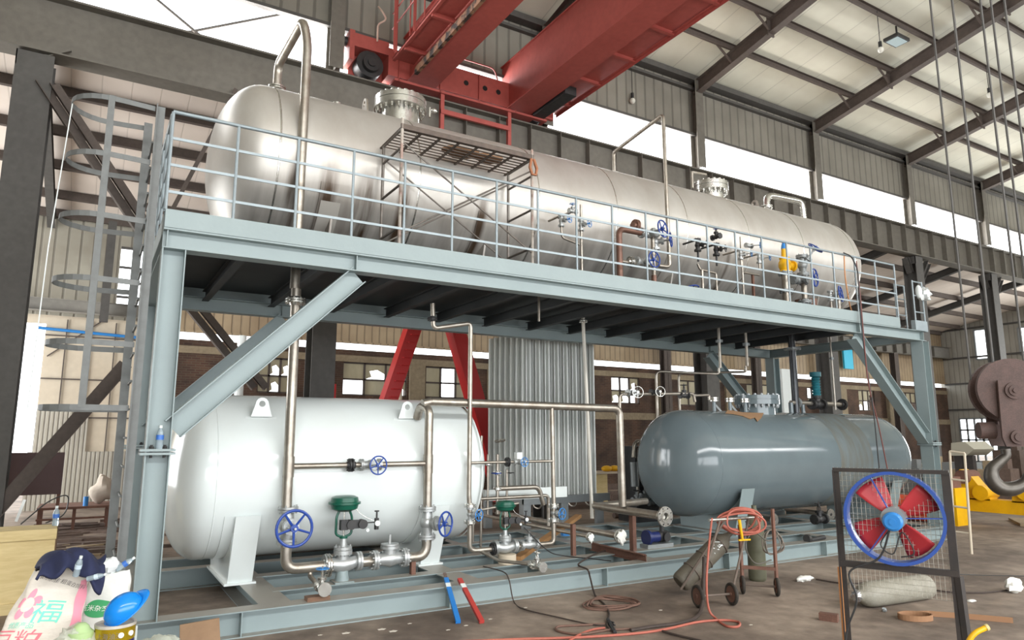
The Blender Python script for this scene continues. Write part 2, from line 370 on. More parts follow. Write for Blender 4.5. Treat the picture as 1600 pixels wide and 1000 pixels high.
# light slot over the brick and the tin siding above it
structure(MB().box((1.6, BW+.05, 5.3), (XR, BW+.12, zaisle(BW)+.05)).box((1.6, BW-.1, 5.28), (XR, BW+.05, 5.34)).box((1.6, BW-.05, 7.0), (XR, BW+.05, 7.08)).build('wall_far_siding', tin_br))
structure(MB().box((XL, BW, 5.5), (-.12, BW+.1, zaisle(BW)+.05)).box((.48, BW, 5.5), (1.6, BW+.1, zaisle(BW)+.05)).box((-.12, BW, 7.75), (.48, BW+.1, zaisle(BW)+.05)).box((-.12, BW, 5.5), (.48, BW+.1, 5.75)).build('wall_far_left_siding', tin))
wf = MB()
for zz in (5.75, 6.22, 6.68, 7.14, 7.75): wf.box((-.12, BW-.02, zz-.03), (.48, BW+.08, zz+.03))
structure(wf.build('window_11', darkst))
x0, x1 = px(18), px(62)
b = MB(); b.box((XL, BW, 0), (x0-.2, BW+.1, 5.5)); b.box((x1, BW, 0), (1.6, BW+.1, 5.5)); b.box((x0-.2, BW, 5.25), (x1, BW+.1, 5.5))
structure(b.build('wall_far_left', beige))
b = MB()
for k in range(5): b.box((x1+.5+k*.62, BW-.05, 1.4), (x1+.53+k*.62, BW-.02, 5.4))
for zz in (1.55, 2.55, 3.65, 4.9): b.box((x1, BW-.06, zz), (1.6, BW-.02, zz+.035))
b.bar((x1+.1, BW-.04, 4.3), (x1+1.4, BW-.04, 5.45), .03, .03); b.bar((1.5, BW-.04, 4.4), (.5, BW-.04, 5.45), .03, .03)
structure(b.build('trim_4', darkbr))
structure(MB().box((x1-.1, BW-.09, 0), (1.6, BW-.061, 1.6)).box((x1, BW-.09, 1.6), (-.55, BW-.061, 2.75)).build('wall_far_tin_skirt', stripe_mat('corrugated', rgb(176, 170, 156), rgb(140, 132, 120), 'X', .11, width=.25)))
tag(MB().tube([(x1-.2, BW-.1, 5.1), (1.6, BW-.1, 4.95)], .045, 8).build('water_pipe', ltblue), 'light blue pipe running across the beige board wall at the left', 'pipe')
# gable wall at the far right end of the aisle
YE = 7.6
def ey(x, y): return at(x, y, 'X', XR)
def eopen(x0, y0, x1, y1):
    p, q = ey(x0, y0), ey(x1, y1); return (min(p.y, q.y), max(p.y, q.y), min(p.z, q.z), max(p.z, q.z))
W = [eopen(1521, 516, 1562, 559), eopen(1590, 512, 1650, 550), (12.4, 15.3, .9, 2.9)]
W[2] = (eopen(1560, 668, 1505, 716)[0], eopen(1560, 668, 1505, 716)[1], .5, 3.1)
b = MB(); ys = sorted(set([-17, 7.4, 16.3]+[v for q in W for v in q[:2]])); zs = sorted(set([0, 10.3, 16]+[v for q in W for v in q[2:]]))
for i in range(len(ys)-1):
    for j in range(len(zs)-1):
        cy, cz = (ys[i]+ys[i+1])/2, (zs[j]+zs[j+1])/2
        if cy > 7.4 and cz > 10.3: continue
        if any(q[0] < cy < q[1] and q[2] < cz < q[3] for q in W): continue
        b.box((XR, ys[i], zs[j]), (XR+.1, ys[i+1], zs[j+1]))
structure(b.build('wall_right', tin_y))
b = MB()
for z in (3.6, 5.2, 6.8, 8.6, 10.4): b.box((XR-.12, -17, z), (XR-.002, 16, z+.1))
structure(b.build('trim_5', darkst))
for i, q in enumerate(W):
    b = MB(); n = 5 if i == 2 else 1
    for k in range(n+1): yy = q[0]+(q[1]-q[0])*k/n; b.box((XR-.03, yy-.05, q[2]), (XR+.06, yy+.05, q[3]))
    for zz in ((q[2], (q[2]+q[3])/2, q[3]-.7, q[3]) if i == 2 else (q[2], q[3])): b.box((XR-.03, q[0], zz-.05), (XR+.06, q[1], zz+.05))
    structure(b.build('window_%d' % (12+i), galv))
# near side of the hall, behind the camera, with its window band and doorway
structure(MB().box((XL, -17.2, 5.6), (XR, -17.1, 9.0)).box((XL, -17.2, 12.2), (XR, -17.1, 13.7)).box((20, -17.2, 0), (XR, -17.1, 5.6)).build('wall_near', tin_upper))

structure(MB().box((XL-.1, -17.1, 0), (XL, 8.8, 16)).box((XL-.1, 8.8, 6.5), (XL, 16.1, 11)).box((XL-.1, 15.4, 0), (XL, 16.1, 6.5)).build('wall_left', tin_upper))
# columns of the far row: hall column, crane girder seat and upper stub in front of the window band
cx = [-1.95, 3.72, 9.65, 15.55, 21.5, 27.5, 33.45, 39.4]
nth = ['first','second','third','fourth','fifth','sixth','seventh','eighth']
for i, x in enumerate(cx):
    t = thing('hall_column', '%s dark steel hall column from the left, under the far crane girder' % nth[i], 'column', (x, 7.3, 0), 'columns of the far crane runway')
    hw_ = .3 if i == 0 else .26
    MB().box((x-hw_, 7.02, 0), (x+hw_, 7.05, 9.15)).box((x-hw_, 7.52, 0), (x+hw_, 7.55, 9.15)).box((x-.02, 7.05, 0), (x+.02, 7.52, 9.15)).box((x-hw_, 7.02, 8.85), (x-hw_+.02, 7.55, 9.15)).build('shaft', darkst if i < 4 else darkst, t)
    b = MB(); b.ibeam((x, 7.2, 10.5), (x, 7.2, 13.5), .3, .34, up=(0, 1, 0)); b.box((x-.1, 7.25, 9.15), (x+.1, 7.34, 10.5)); b.build('upper_shaft', girderp, t)
    if i >= 3:                                       # knee brackets of the right-hand columns
        b = MB(); b.ibeam((x+.24, 7.28, 8.0), (x+1.1, 7.28, 9.1), .22, .2); b.ibeam((x-.24, 7.28, 8.5), (x-.5, 7.28, 9.1), .2, .2); b.build('knee_bracket', darkst, t)
# far crane girder: one long plate girder with stiffeners and rail
t = thing('crane_runway_girder', 'long grey plate girder with stiffener ribs carrying the red crane, across the far side', 'girder', (0, 7.0, 9.2))
gb, gt = 9.22, 10.34
b = MB(); b.box((XL, 7.19, gb), (XR-.2, 7.21, gt)); b.box((XL, 6.98, gt), (XR-.2, 7.42, gt+.03)); b.box((XL, 6.96, gb-.03), (XR-.2, 7.44, gb)); b.build('girder_web', girderp, t)
b = MB(); x = 7.1; k = 0
while x < XR-.5:
    b.box((x-.007, 7.0, gb), (x+.007, 7.19, gt)); x += .98
o = b.build('stiffener', girderp, t); o['kind'] = 'stuff'
MB().box((XL, 7.16, gt+.03), (XR-.2, 7.24, gt+.14)).build('crane_rail', darkbr, t)
# bracing behind the columns on the left
def brace(nm, lab, p0, p1, wd=.16, dbl=.0, m=darkst):
    b = MB(); b.angle(p0, p1, wd, .014)
    if dbl: off = V((dbl, 0, 0)); b.angle(V(p0)+off, V(p1)+off, wd, .014)
    return tag(b.build(nm, m), lab, 'brace')
Y7 = 7.1
P7 = lambda x, y, Y=7.1: at(x, y, 'Y', Y)
brace('column_brace', 'double brown angle brace falling to the right from the left hall column', P7(56, 130), P7(212, 365), .17, .22, darkbr)
brace('column_brace', 'short thin strut between left hall column and the crane girder', P7(57, 94), P7(112, 82), .07, 0, girderp)
brace('column_brace', 'brown beam brace rising to the right behind the caged ladder', P7(-2, 812), P7(205, 575), .24, 0, darkbr)
brace('column_brace', 'double brown brace seen behind the upper end of the left grey-blue diagonal', P7(290, 485), P7(392, 610), .16, .24, darkbr)
brace('column_brace', 'single thin brown brace passing behind the left head of the upper tank', P7(372, 140), P7(272, 330), .08, 0, darkbr)
# cross bracing in the far window band at the left
tag(MB().cyl(P7(240, -5, 7.5), P7(330, 70, 7.5), .03, n=6).cyl(P7(270, 55, 7.56), P7(530, 5, 7.56), .03, n=6).build('tie_rod', darkst), 'thin crossed tie rods in the bright window band at upper left', 'tie rod')
# aisle roof purlins, rafters
yp = [8.3, 9.9, 11.5, 13.1, 14.7, 15.85]
for i, y in enumerate(yp):
    tag(MB().box((XL, y-.05, zaisle(y)-.24), (XR-.3, y+.08, zaisle(y)-.01)).build('aisle_purlin', darkbr), '%s purlin of the low aisle roof, counted from the crane girder' % nth[i], 'purlin', 'purlins of the aisle roof')
for i, x in enumerate(cx):
    tag(MB().ibeam((x, 7.6, zaisle(7.6)-.42), (x, 15.9, zaisle(15.9)-.42), .32, .2).build('aisle_rafter', darkst), 'aisle roof rafter behind the %s hall column from the left' % nth[i], 'rafter', 'rafters of the aisle roof')
tag(MB().ibeam((XL, 15.5, 5.72), (-2.4, 15.5, 5.72), .36, .25).ibeam((-2.4, 15.5, 5.72), (1.3, 15.5, 5.72), .36, .25).build('lower_runway_beam', girderp), 'grey beam running along the top of the beige board wall', 'beam')
b = MB(); b.ibeam((14, 15.4, 7.15), (XR-.4, 15.4, 7.15), .7, .35)
for k in range(30): b.box((14.5+k, 15.2, 6.85), (14.52+k, 15.4, 7.45))
tag(b.build('aisle_runway_girder', girderp), 'ribbed crane girder along the aisle wall, seen past the right handrails', 'girder')
for i, x in enumerate(cx[3:]):
    tag(MB().box((x-.2, 15.2, 0), (x+.2, 15.22, 6.8)).box((x-.2, 15.5, 0), (x+.2, 15.52, 6.8)).box((x-.01, 15.2, 0), (x+.01, 15.5, 6.8)).build('aisle_column', darkbr), 'brown column in front of the brick wall, %s from the right' % nth[4-i], 'column', 'columns at the aisle wall')
tag(MB().box((-.52, 15.1, 5.3), (-.3, 15.3, 8.3)).build('wall_post', darkst), 'grey post on the corrugated siding left of the tall small window', 'post')
# rafters and purlins of the main roof
for i, x in enumerate(cx):
    t = thing('roof_rafter', 'main roof rafter rising from the %s hall column from the left' % nth[i], 'rafter', (x, 7.2, 13.3), 'rafters of the main roof')
    b = MB(); b.ibeam((x, 7.25, zroof(7.25)-.42), (x, -4.9, zroof(-4.9)-.42), .42, .24); b.build('rafter_beam', darkbr, t)
    for y in (4.2, .6): MB().box((x-.13, y-.02, zroof(y)-.7), (x+.13, y+.02, zroof(y)-.12)).build('splice_plate', darkbr, t)
    for y in (5.6, 4.15, 1.25, -.2):
        MB().angle((x-.02, y, zroof(y)-.62), (x-.75, y, zroof(y)-.12), .05).build('fly_brace', darkbr, t)
y = 5.6; i = 0
while y > -5:
    tag(MB().chan((XL, y, zroof(y)-.11), (XR-.2, y, zroof(y)-.11), .2, .08, .01).build('roof_purlin', darkbr), '%s purlin of the main roof, counted up from the far eave' % ORD[i], 'purlin', 'purlins of the main roof')
    y -= 1.45; i += 1
def rh(x, y, off):
    """point that hangs off metres under the main roof along the line of sight"""
    d = FW*FOC+RT*(x-800)+UU*(500-y); k = (zroof(CAM.y)-off-CAM.z)/(d.z+.19*d.y); return CAM+d*k
def pendant(x, y, z, lab):
    t = thing('pendant_bulb', lab, 'lamp', (x, y, z), 'bare bulbs under the roof')
    MB().cyl((x, y, z), (x, y, zroof(y)-.05), .012, n=6).build('cord', black, t); MB().cyl((x, y, z-.12), (x, y, z+.05), .05, n=10).build('socket', black, t)
    MB().ball((x, y, z-.2), .09).build('bulb', mat('bulb_glass', rgb(225, 225, 215), .1), t)
p = rh(1375, 68, 1.1); pendant(p.x, p.y, p.z, 'bare bulb hanging from the roof left of the small floodlight')
p = rh(988, 148, 1.3); pendant(p.x, p.y, p.z, 'bare bulb hanging just right of the red crane, against the dark siding')
p = rh(1545, 140, .9); pendant(p.x, p.y, p.z, 'bare bulb hanging behind the hoist ropes at upper right')
p = rh(1402, 62, .5); t = thing('floodlight', 'small square floodlight hung on a roof purlin at upper right', 'lamp', p)
MB().box(p+V((-.32, -.2, -.05)), p+V((.32, .25, .05))).build('housing', black, t); MB().box(p+V((-.26, -.15, -.07)), p+V((.26, .2, -.05))).build('lens', mat('lamp_lens', rgb(190, 210, 215), .1), t); MB().cyl(p+V((0, 0, .05)), V((p.x, p.y, zroof(p.y)-.05)), .03, n=6).build('bracket', black, t)

# ================================================================== RED OVERHEAD CRANE
t = thing('overhead_crane', 'red double girder overhead travelling crane on the far runway', 'crane', (6.9, 7.2, 10.5))
b = MB(); b.box((4.95, 6.95, 10.62), (9.75, 7.45, 11.32)); b.box((4.1, 6.95, 11.12), (4.95, 7.45, 11.45)); b.box((4.1, 7.4, 10.5), (4.95, 7.45, 11.2)); b.box((3.98, 6.93, 10.75), (4.1, 7.47, 11.5)); b.box((5.1, 6.9, 10.5), (9.5, 7.5, 10.56))
for x in (5.2, 6.3, 7.4, 8.5): b.box((x, 6.9, 10.5), (x+.02, 6.95, 11.3))
b.build('end_carriage', red, t)
for x in (7.05, 7.6, 8.0): MB().cyl((x, 6.943, 10.98), (x, 6.95, 10.98), .07, n=12).build('access_hole', darkhole, t)
for x in (4.52, 9.25):
    o = MB().cyl((x, 7.02, 10.8), (x, 7.36, 10.8), .33, n=28).build('travel_wheel', black, t); MB().cyl((x, 6.9, 10.78), (x, 7.02, 10.78), .2, n=20).cyl((x, 6.86, 10.78), (x, 6.9, 10.78), .1, n=16).build('wheel_hub', black, o)
b = MB(); b.cyl((3.98, 7.2, 11.3), (3.75, 7.2, 11.3), .12, n=12); b.build('buffer', black, t)
for nm, x0, x1, sg in (('left', 5.5, 6.15, -1), ('right', 8.32, 8.95, 1)):
    b = MB(); b.box((x0, -9, 10.62), (x0+.02, 7.3, 11.9)); b.box((x1-.02, -9, 10.62), (x1, 7.3, 11.9)); b.box((x0-.05, -9, 10.6), (x1+.05, 7.3, 10.63)); b.box((x0-.05, -9, 11.9), (x1+.05, 7.3, 11.93)); b.build('bridge_girder', red, t)
    b = MB()
    if sg < 0:
        b.box((4.92, -6, 10.85), (5.46, 6.6, 10.87)); b.angle((4.92, -6, 10.8), (4.92, 6.6, 10.8), .07)
        for y in (5.9, 4.4, 2.9, 1.4, 0, -1.5): b.box((4.95, y, 10.75), (5.5, y+.06, 10.85))
    else:
        b.box((8.95, -6, 10.8), (9.8, 6.9, 10.82)); b.angle((9.8, -6, 10.76), (9.8, 6.9, 10.76), -.08)
        for y in (6.2, 4.9, 3.6, 2.3, 1, -.3): b.box((8.95, y, 10.72), (9.8, y+.08, 10.8))
    o = b.build('walkway', red, t)
b = MB(); b.box((5.44, -8, 10.55), (5.52, 6.5, 10.72)); b.build('greased_strip', soot, t)
b = MB(); b.box((9.05, 5.4, 10.55), (9.4, 6.9, 10.78)); b.build('drive_motor', black, t)
# rails of the crane access at the left, posts and lower maintenance rail
b = MB()
for x, y in ((4.85, 6.2), (4.92, 5.2)): b.angle((x, y, 10.8), (x, y, 12.2), .07)
for z in (11.6, 12.0): b.cyl((4.9, 6.6, z), (4.9, 1.0, z), .018, n=6)
for k in range(6): b.cyl((4.9, 6.3-.8*k, 10.85), (4.9, 6.3-.8*k, 12.2), .016, n=6)
b.build('walkway_rail', red, t)
b = MB(); pts = [(4.6, 6.8, 11.3+.0), (4.6, 6.8, 11.75), (4.75, 6.6, 11.8), (4.6, 6.5, 11.9), (4.6, 6.8, 12.2)]; b.tube(fillet(pts, .1), .022, 6); b.build('bent_hand_rail', mat('pale_rail', rgb(205, 180, 165), .6), t)
b = MB(); b.tube(fillet([(6.3, 7.0, 11.65), (7.9, 7.0, 11.65), (8.05, 7.0, 11.2)], .15), .018, 6); b.build('carriage_rail', red, t)
b = MB()
for x in (6.35, 8.3): b.angle((x, 6.95, 10.6), (x, 6.95, 9.0), .1, .012)
b.box((6.35, 6.93, 9.98), (8.35, 7.0, 10.1)); b.build('hanging_frame', red, t)
# crane hook block with ropes (near, at the right)
hd = 5.0
def D(x, y, d): return CAM + (FW*FOC+RT*(x-800)+UU*(500-y))/FOC*d
c = D(1574, 612, hd)
t = thing('hook_block', 'big rusty crane hook block with a grey hook, hanging at the right edge', 'hook block', c)
ax = (FH*-.97+RT*-.25).normalized(); sd = V((0,0,1)).cross(ax).normalized()*-1
u_ = 1/218.0                                     # metres per photo pixel at this distance
def hp(dx, dy, k=0): return c + sd*(dx*u_) + V((0,0,1))*(-dy*u_) + ax*k
hr = mat('rusty_brown_paint', rgb(86, 66, 60), .7, c2=rgb(62, 47, 43), scale=14, fine=.2)
b = MB()
ring = [(math.cos(a)*48, math.sin(a)*48-2) for a in [2*PI*k/40 for k in range(40)]]
for k in (-.09, .05): b.poly([hp(x, y, k) for x, y in ring], ax*.04)
b.build('sheave_guard', hr, t)
b = MB(); b.poly([hp(x, y, .105) for x, y in ((-18, -16), (22, -16), (24, 70), (20, 84), (-12, 84), (-16, 70))], ax*.025); b.poly([hp(x, y, -.14) for x, y in ((-18, -16), (22, -16), (24, 70), (20, 84), (-12, 84), (-16, 70))], ax*.025); b.build('side_plate', hr, t)
for q_ in (((2, 0, 17), (2, 0, 11), (2, 0, 5)), ((4, 70, 14), (4, 70, 8))):
    b = MB()
    for (x, y, r) in q_: b.cyl(hp(x, y, .1), hp(x, y, .145+.02*(17-r)/12), r*u_*.75, n=20)
    b.build('axle_cap', hr, t)
b = MB(); b.cyl(hp(46, 60, 0), hp(24, 60, 0), .06, n=12); b.box(hp(10, 50, -.1), hp(10, 50, -.1)+V((.06,.06,.1))); b.build('crosshead', hr, t)
hk = [(12, 88), (12, 98), (22, 108), (33, 120), (34, 135), (24, 147), (8, 148), (-8, 140), (-16, 126), (-22, 114), (-22, 106)]
hkr = [9, 9, 11, 13, 15, 16, 15, 12, 9, 6, 2.5]
b = MB(); sm = []; rs = []
hkp = [hp(x, y) for x, y in hk]
for i in range(len(hkp)-1):
    p0 = hkp[max(i-1, 0)]; p1 = hkp[i]; p2 = hkp[i+1]; p3 = hkp[min(i+2, len(hkp)-1)]
    for k in range(5):
        q = k/5; sm.append(.5*((2*p1)+(p2-p0)*q+(2*p0-5*p1+4*p2-p3)*q*q+(3*p1-p0-3*p2+p3)*q**3)); rs.append((hkr[i]*(1-q)+hkr[i+1]*q)*u_*.72)
sm.append(hkp[-1]); rs.append(hkr[-1]*u_*.7)
b.tube(sm, rs, 14); b.build('hook', mat('worn_steel', rgb(92, 88, 82), .4, .7, c2=rgb(66, 60, 56), scale=20), t)
for i, (x0, xt) in enumerate(((-57, 0), (-48, 0), (-22, 0), (10, 0), (20, 0), (44, 0))):
    p0 = hp(x0, -20, [.06, -.06][i % 2]); o = MB().cyl(p0, V((p0.x, p0.y, 11.8)), .0085, n=6).build('hoist_rope', darkst, t)
# ================================================================== SKID FRAME WITH UPPER DECK
SX, SY = 14.45, 4.0
t = SK = thing('skid_frame', 'long grey-blue steel skid frame with columns and a railed upper deck', 'steel frame', (0, 0, 0))
def ib(name, p0, p1, h, b_, up=None, m=paint, par=None, tf=.012, tw=.009):
    return MB().ibeam(p0, p1, h, b_, tf, tw, up).build(name, m, par or SK)
BZ = .13
for y in (.13, .92, 1.9, 2.95, 3.87): ib('long_base_beam', (1.5 if y in (.92, 1.9) else 0, y, BZ), (SX+.1 if y < .5 else SX, y, BZ), .26, .25 if y in (.13, 3.87) else .22)
for x, wd in ((1.4, .34), (3.75, .34), (5.0, .14), (6.75, .25), (8.9, .25), (11.1, .25), (13.0, .25), (14.33, .25), (.12, .24)):
    for ya, yb in (((.26, .80), (1.03, 1.78), (2.02, 2.83), (3.07, 3.74)) if x > 1.45 else ((.26, 2.83), (3.07, 3.74))): ib('cross_base_beam', (x, ya, BZ), (x, yb, BZ), .255, wd)
for x in (1.02, 3.4, 5.8, 8.2, 10.6, 12.9):
    MB().box((x-.006, .008, .013), (x+.006, .12, .247)).build('stiffener', paint, SK)
# columns with the bolted joint at mid height
for cx_, s_ in ((.115, 1), (SX-.13, -1)):
    for cy_ in (.13, 3.87):
        o = MB().prof([(-.115, -.125), (-.103, -.125), (-.103, -.005), (.103, -.005), (.103, -.125), (.115, -.125), (.115, .125), (.103, .125), (.103, .005), (-.103, .005), (-.103, .125), (-.115, .125)], (cx_, cy_, .26), (cx_, cy_, 4.0), up=(0, 1, 0)).build('column', paint, SK)
        b = MB(); b.box((cx_-.16, cy_-.16, 1.86), (cx_+.16, cy_+.16, 1.885)); b.box((cx_-.16, cy_-.16, 1.895), (cx_+.16, cy_+.16, 1.92)); b.build('joint_plate', paint, o)
        for dx in (-.06, .06):
            for dy in (-.1, .1): MB().cyl((cx_+dx, cy_+dy, 1.83), (cx_+dx, cy_+dy, 1.96), .014, n=8).cyl((cx_+dx, cy_+dy, 1.92), (cx_+dx, cy_+dy, 1.945), .026, n=6).build('bolt', black, o)
# knee braces
for cy_ in (.13, 3.87):
    ib('knee_brace', (.24, cy_, 2.12), (2.14, cy_, 3.97), .235, .2)
    ib('knee_brace', (SX-.26, cy_, 1.98), (SX-2.4, cy_, 3.97), .235, .2)
# upper deck: lower I-beams, channel on top, joists, plate
DZ = 4.42
for y, sg in ((.1, 1), (SY-.1, -1)):
    ib('deck_beam', (0, y, 4.105), (SX-.1, y, 4.105), .21, .2)
    MB().chan((0, 0 if sg > 0 else SY, 4.315), (SX-1.02, 0 if sg > 0 else SY, 4.315), .21, -.08*sg, .01).build('edge_channel', paint, SK)
for x in (2.1, SX-2.35, 0.04, SX-.15):
    for y0 in (0.02, SY-.16): MB().box((x-.006, y0, 4.012), (x+.006, y0+.14, 4.2)).build('deck_stiffener', paint, SK)
MB().chan((0, .08, 4.315), (0, SY-.08, 4.315), .21, .08, .01).build('edge_channel', paint, SK)
ib('deck_end_beam', (.1, .2, 4.1), (.1, SY-.2, 4.1), .2, .2); ib('deck_end_beam', (SX-.2, .2, 4.1), (SX-.2, SY-.2, 4.1), .2, .2)
deckshade = mat('deck_painted_shade', rgb(56, 60, 62), .6, c2=rgb(44, 48, 50), scale=2)  # shade under the deck, put into the colour of joists and plate
x = .9
while x < SX-.6:
    ib('deck_joist', (x, .21, 4.22), (x, SY-.21, 4.22), .16, .1, m=deckshade); x += 1.0
MB().box((.02, .02, 4.375), (SX-1.05, SY-.02, 4.42)).box((SX-1.05, .5, 4.375), (SX-.1, SY-.02, 4.42)).build('deck_plate', deckshade, SK)
# handrails
railm = mat('rail_paint', rgb(148, 160, 165), .4, .2, c2=rgb(130, 140, 145), scale=6)
def rail_run(p0, p1, n, name='handrail'):
    p0, p1 = V(p0), V(p1); h = MB(); h.cyl(p0+V((0,0,1.1)), p1+V((0,0,1.1)), .021, n=10); h = h.build(name, railm, SK)
    for k in range(n+1):
        p = p0.lerp(p1, k/n); MB().cyl(p, p+V((0,0,1.1)), .017, n=8).build('rail_post', railm, h)
    for z in (.2, .5, .8): MB().bar(p0+V((0,0,z)), p1+V((0,0,z)), .012, .03).build('rail_bar', railm, h)
rail_run((0, 0.03, DZ), (13.45, .03, DZ), 20)
rail_run((0, .12, DZ), (0, SY-.1, DZ), 7)
rail_run((.7, SY-.05, DZ), (13.4, SY-.05, DZ), 16)
h = MB()
for y in (.02, .4): h.cyl((14.05, y, 4.2), (14.05, y, 5.27), .017, n=8); h.cyl((14.4, y, 4.2), (14.4, y, 5.27), .017, n=8)
for z in (4.6, 4.95, 5.25): h.cyl((14.05, .02, z), (14.4, .02, z), .015, n=8); h.cyl((14.05, .4, z), (14.4, .4, z), .015, n=8)
h.box((14.0, 0, 4.2), (14.45, .09, 4.42)); h.build('ladder_gate', railm, SK)
tag(MB().ball((14.38, -.03, 5.0), .16, fn=lambda d: .8+.35*math.sin(d.x*9+d.z*7)*math.cos(d.y*6)).ball((14.18, -.03, 5.03), .11, sc=(.6, .6, 1.3)).build('plastic_bag', whitep), 'crumpled white plastic bag tied to the ladder rail at the right deck end', 'bag')
# caged ladder at the left end
lgm = mat('shaded_ladder_steel', rgb(112, 115, 114), .6, .2, c2=rgb(92, 92, 90), scale=9)  # darker than the galvanised steel: shade on the ladder is in its colour
t = thing('caged_ladder', 'grey steel caged ladder hung on the left end of the skid', 'ladder', (-.2, .25, 0))
for y in (-.02, .48): MB().angle((-.17, y, .1), (-.17, y, 5.52), .085, .01, up=(0, 1 if y > .2 else -1, 0)).build('stile', lgm, t)
for k in range(18): MB().cyl((-.18, -.02, .35+.28*k), (-.18, .48, .35+.28*k), .012, n=8).build('rung', lgm, t)
hoops = [5.47, 4.87, 4.23, 3.58, 2.95, 2.32]
def hoop(r): return [(-.18, -.06, 0), (-.45, -.09, 0)]+[(-.58-.36*math.sin(a), .23-.33*math.cos(a), 0) for a in [PI*k/12 for k in range(13)]]+[(-.45, .55, 0), (-.18, .52, 0)]
for z in hoops:
    b = MB(); pts = [V(p)+V((0, 0, z)) for p in hoop(0)]
    for i in range(len(pts)-1): b.bar(pts[i], pts[i+1], .006, .055)
    b.build('cage_hoop', lgm, t)
for (x, y) in ((-.58, -.1), (-.95, .23), (-.58, .56), (-.8, -.02)): 
    if (x, y) in ((-.8, -.02), (-.95, .23)): continue
    MB().box((x-.03, y-.004, 2.32), (x+.03, y+.004, 5.5)).build('cage_strap', lgm, t)
MB().tube([(-.93, .2, 5.45), (-1.0, .2, 3.9), (-1.02, .2, 2.3)], .006, 6).build('white_cord', whitep, t)

# ================================================================== TANKS
def tank_shell(xa, xb, yc, zc, r, hd_, nm, m, par, n=96):
    """xa, xb = outermost points of the two domed heads"""
    b = MB(); pr = []
    for k in range(15):
        a = PI/2*k/14; pr.append((xa+hd_*(1-math.sin(a)), r*math.cos(a)**.86 if k < 14 else 0))
    pr = [(xa+hd_*(1-math.cos(PI/2*k/14)), r*math.sin(PI/2*k/14)**.9) for k in range(15)]
    pr2 = [(xb-(d-xa), q) for d, q in reversed(pr)]
    body = [(pr[-1][0]+(pr2[0][0]-pr[-1][0])*k/24, r) for k in range(1, 24)]
    b.lathe((0, yc, zc), (1, 0, 0), pr+body+pr2, n); return b.build(nm, m, par)
def seam(par, x, yc, zc, r, m, wd=.012): return MB().lathe((x, yc, zc), (1, 0, 0), [(-wd, r-.002), (-wd*.4, r+.005), (wd*.4, r+.005), (wd, r-.002)], 72).build('weld_seam', m, par)
def lug(par, x, yc, zbase, w_, h_, th, m, ang=0, face=(0, -1, 0), name='lifting_lug'):
    pts = []; hw2 = w_/2
    out = [(-hw2, 0), (hw2, 0), (hw2*.62, h_*.6)]+[(hw2*.62*math.cos(a), h_*.62+hw2*.62*math.sin(a)) for a in [PI*k/8 for k in range(9)]]+[(-hw2*.62, h_*.6)]
    b = MB(); hole = [(hw2*.3*math.cos(2*PI*k/14), h_*.62+hw2*.3*math.sin(2*PI*k/14)) for k in range(14)]
    n = 14; ring = []
    for k in range(14):                              # outer ring matched to the hole so that the eye is open
        a = 2*PI*k/14; dx, dz = math.cos(a), math.sin(a)
        best = 9
        for i in range(len(out)):
            (x0, z0), (x1, z1) = out[i], out[(i+1) % len(out)]; z0 -= h_*.62; z1 -= h_*.62
            den = dx*(z1-z0)-dz*(x1-x0)
            if abs(den) < 1e-9: continue
            tt = (x0*(z1-z0)-z0*(x1-x0))/den; uu = (x0*dz-z0*dx)/den
            if tt > 0 and -.001 <= uu <= 1.001: best = min(best, tt)
        ring.append((dx*best, h_*.62+dz*best))
    vs = []
    for th_ in (-th/2, th/2):
        for p in ring+hole:
            vs.append((x+p[0], yc+th_, zbase+p[1]) if face[1] else (x+th_, yc+p[0], zbase+p[1]))
    fs = []
    for k in range(n):
        j = (k+1) % n; fs += [(k, j, n+j, n+k), (2*n+k, 3*n+k, 3*n+j, 2*n+j), (k, 2*n+k, 2*n+j, j), (n+k, n+j, 3*n+j, 3*n+k)]
    b.add(vs, fs); return b.build(name, m, par)
def manhole(par, x, yc, z0, r, h, fr, m, mb, nb=20, davit=None):
    o = MB().cyl((x, yc, z0-.15), (x, yc, z0+h), r, n=40).build('manhole_neck', m, par)
    MB().cyl((x, yc, z0+h-.02), (x, yc, z0+h+.075), fr, n=48).build('neck_flange', m, o)
    MB().cyl((x, yc, z0+h+.085), (x, yc, z0+h+.165), fr, n=48).cyl((x, yc, z0+h+.075), (x, yc, z0+h+.085), fr*.93, n=40).build('manhole_cover', m, o)
    b = MB()
    for k in range(nb):
        a = 2*PI*k/nb; p = V((x+fr*.89*math.cos(a), yc+fr*.89*math.sin(a), 0))
        b.cyl(p+V((0,0,z0+h-.09)), p+V((0,0,z0+h+.2)), .015, n=8); b.cyl(p+V((0,0,z0+h-.06)), p+V((0,0,z0+h-.02)), .028, n=6); b.cyl(p+V((0,0,z0+h+.165)), p+V((0,0,z0+h+.195)), .028, n=6)
    q = b.build('cover_bolts', mb, o); q['kind'] = 'stuff'
    return o
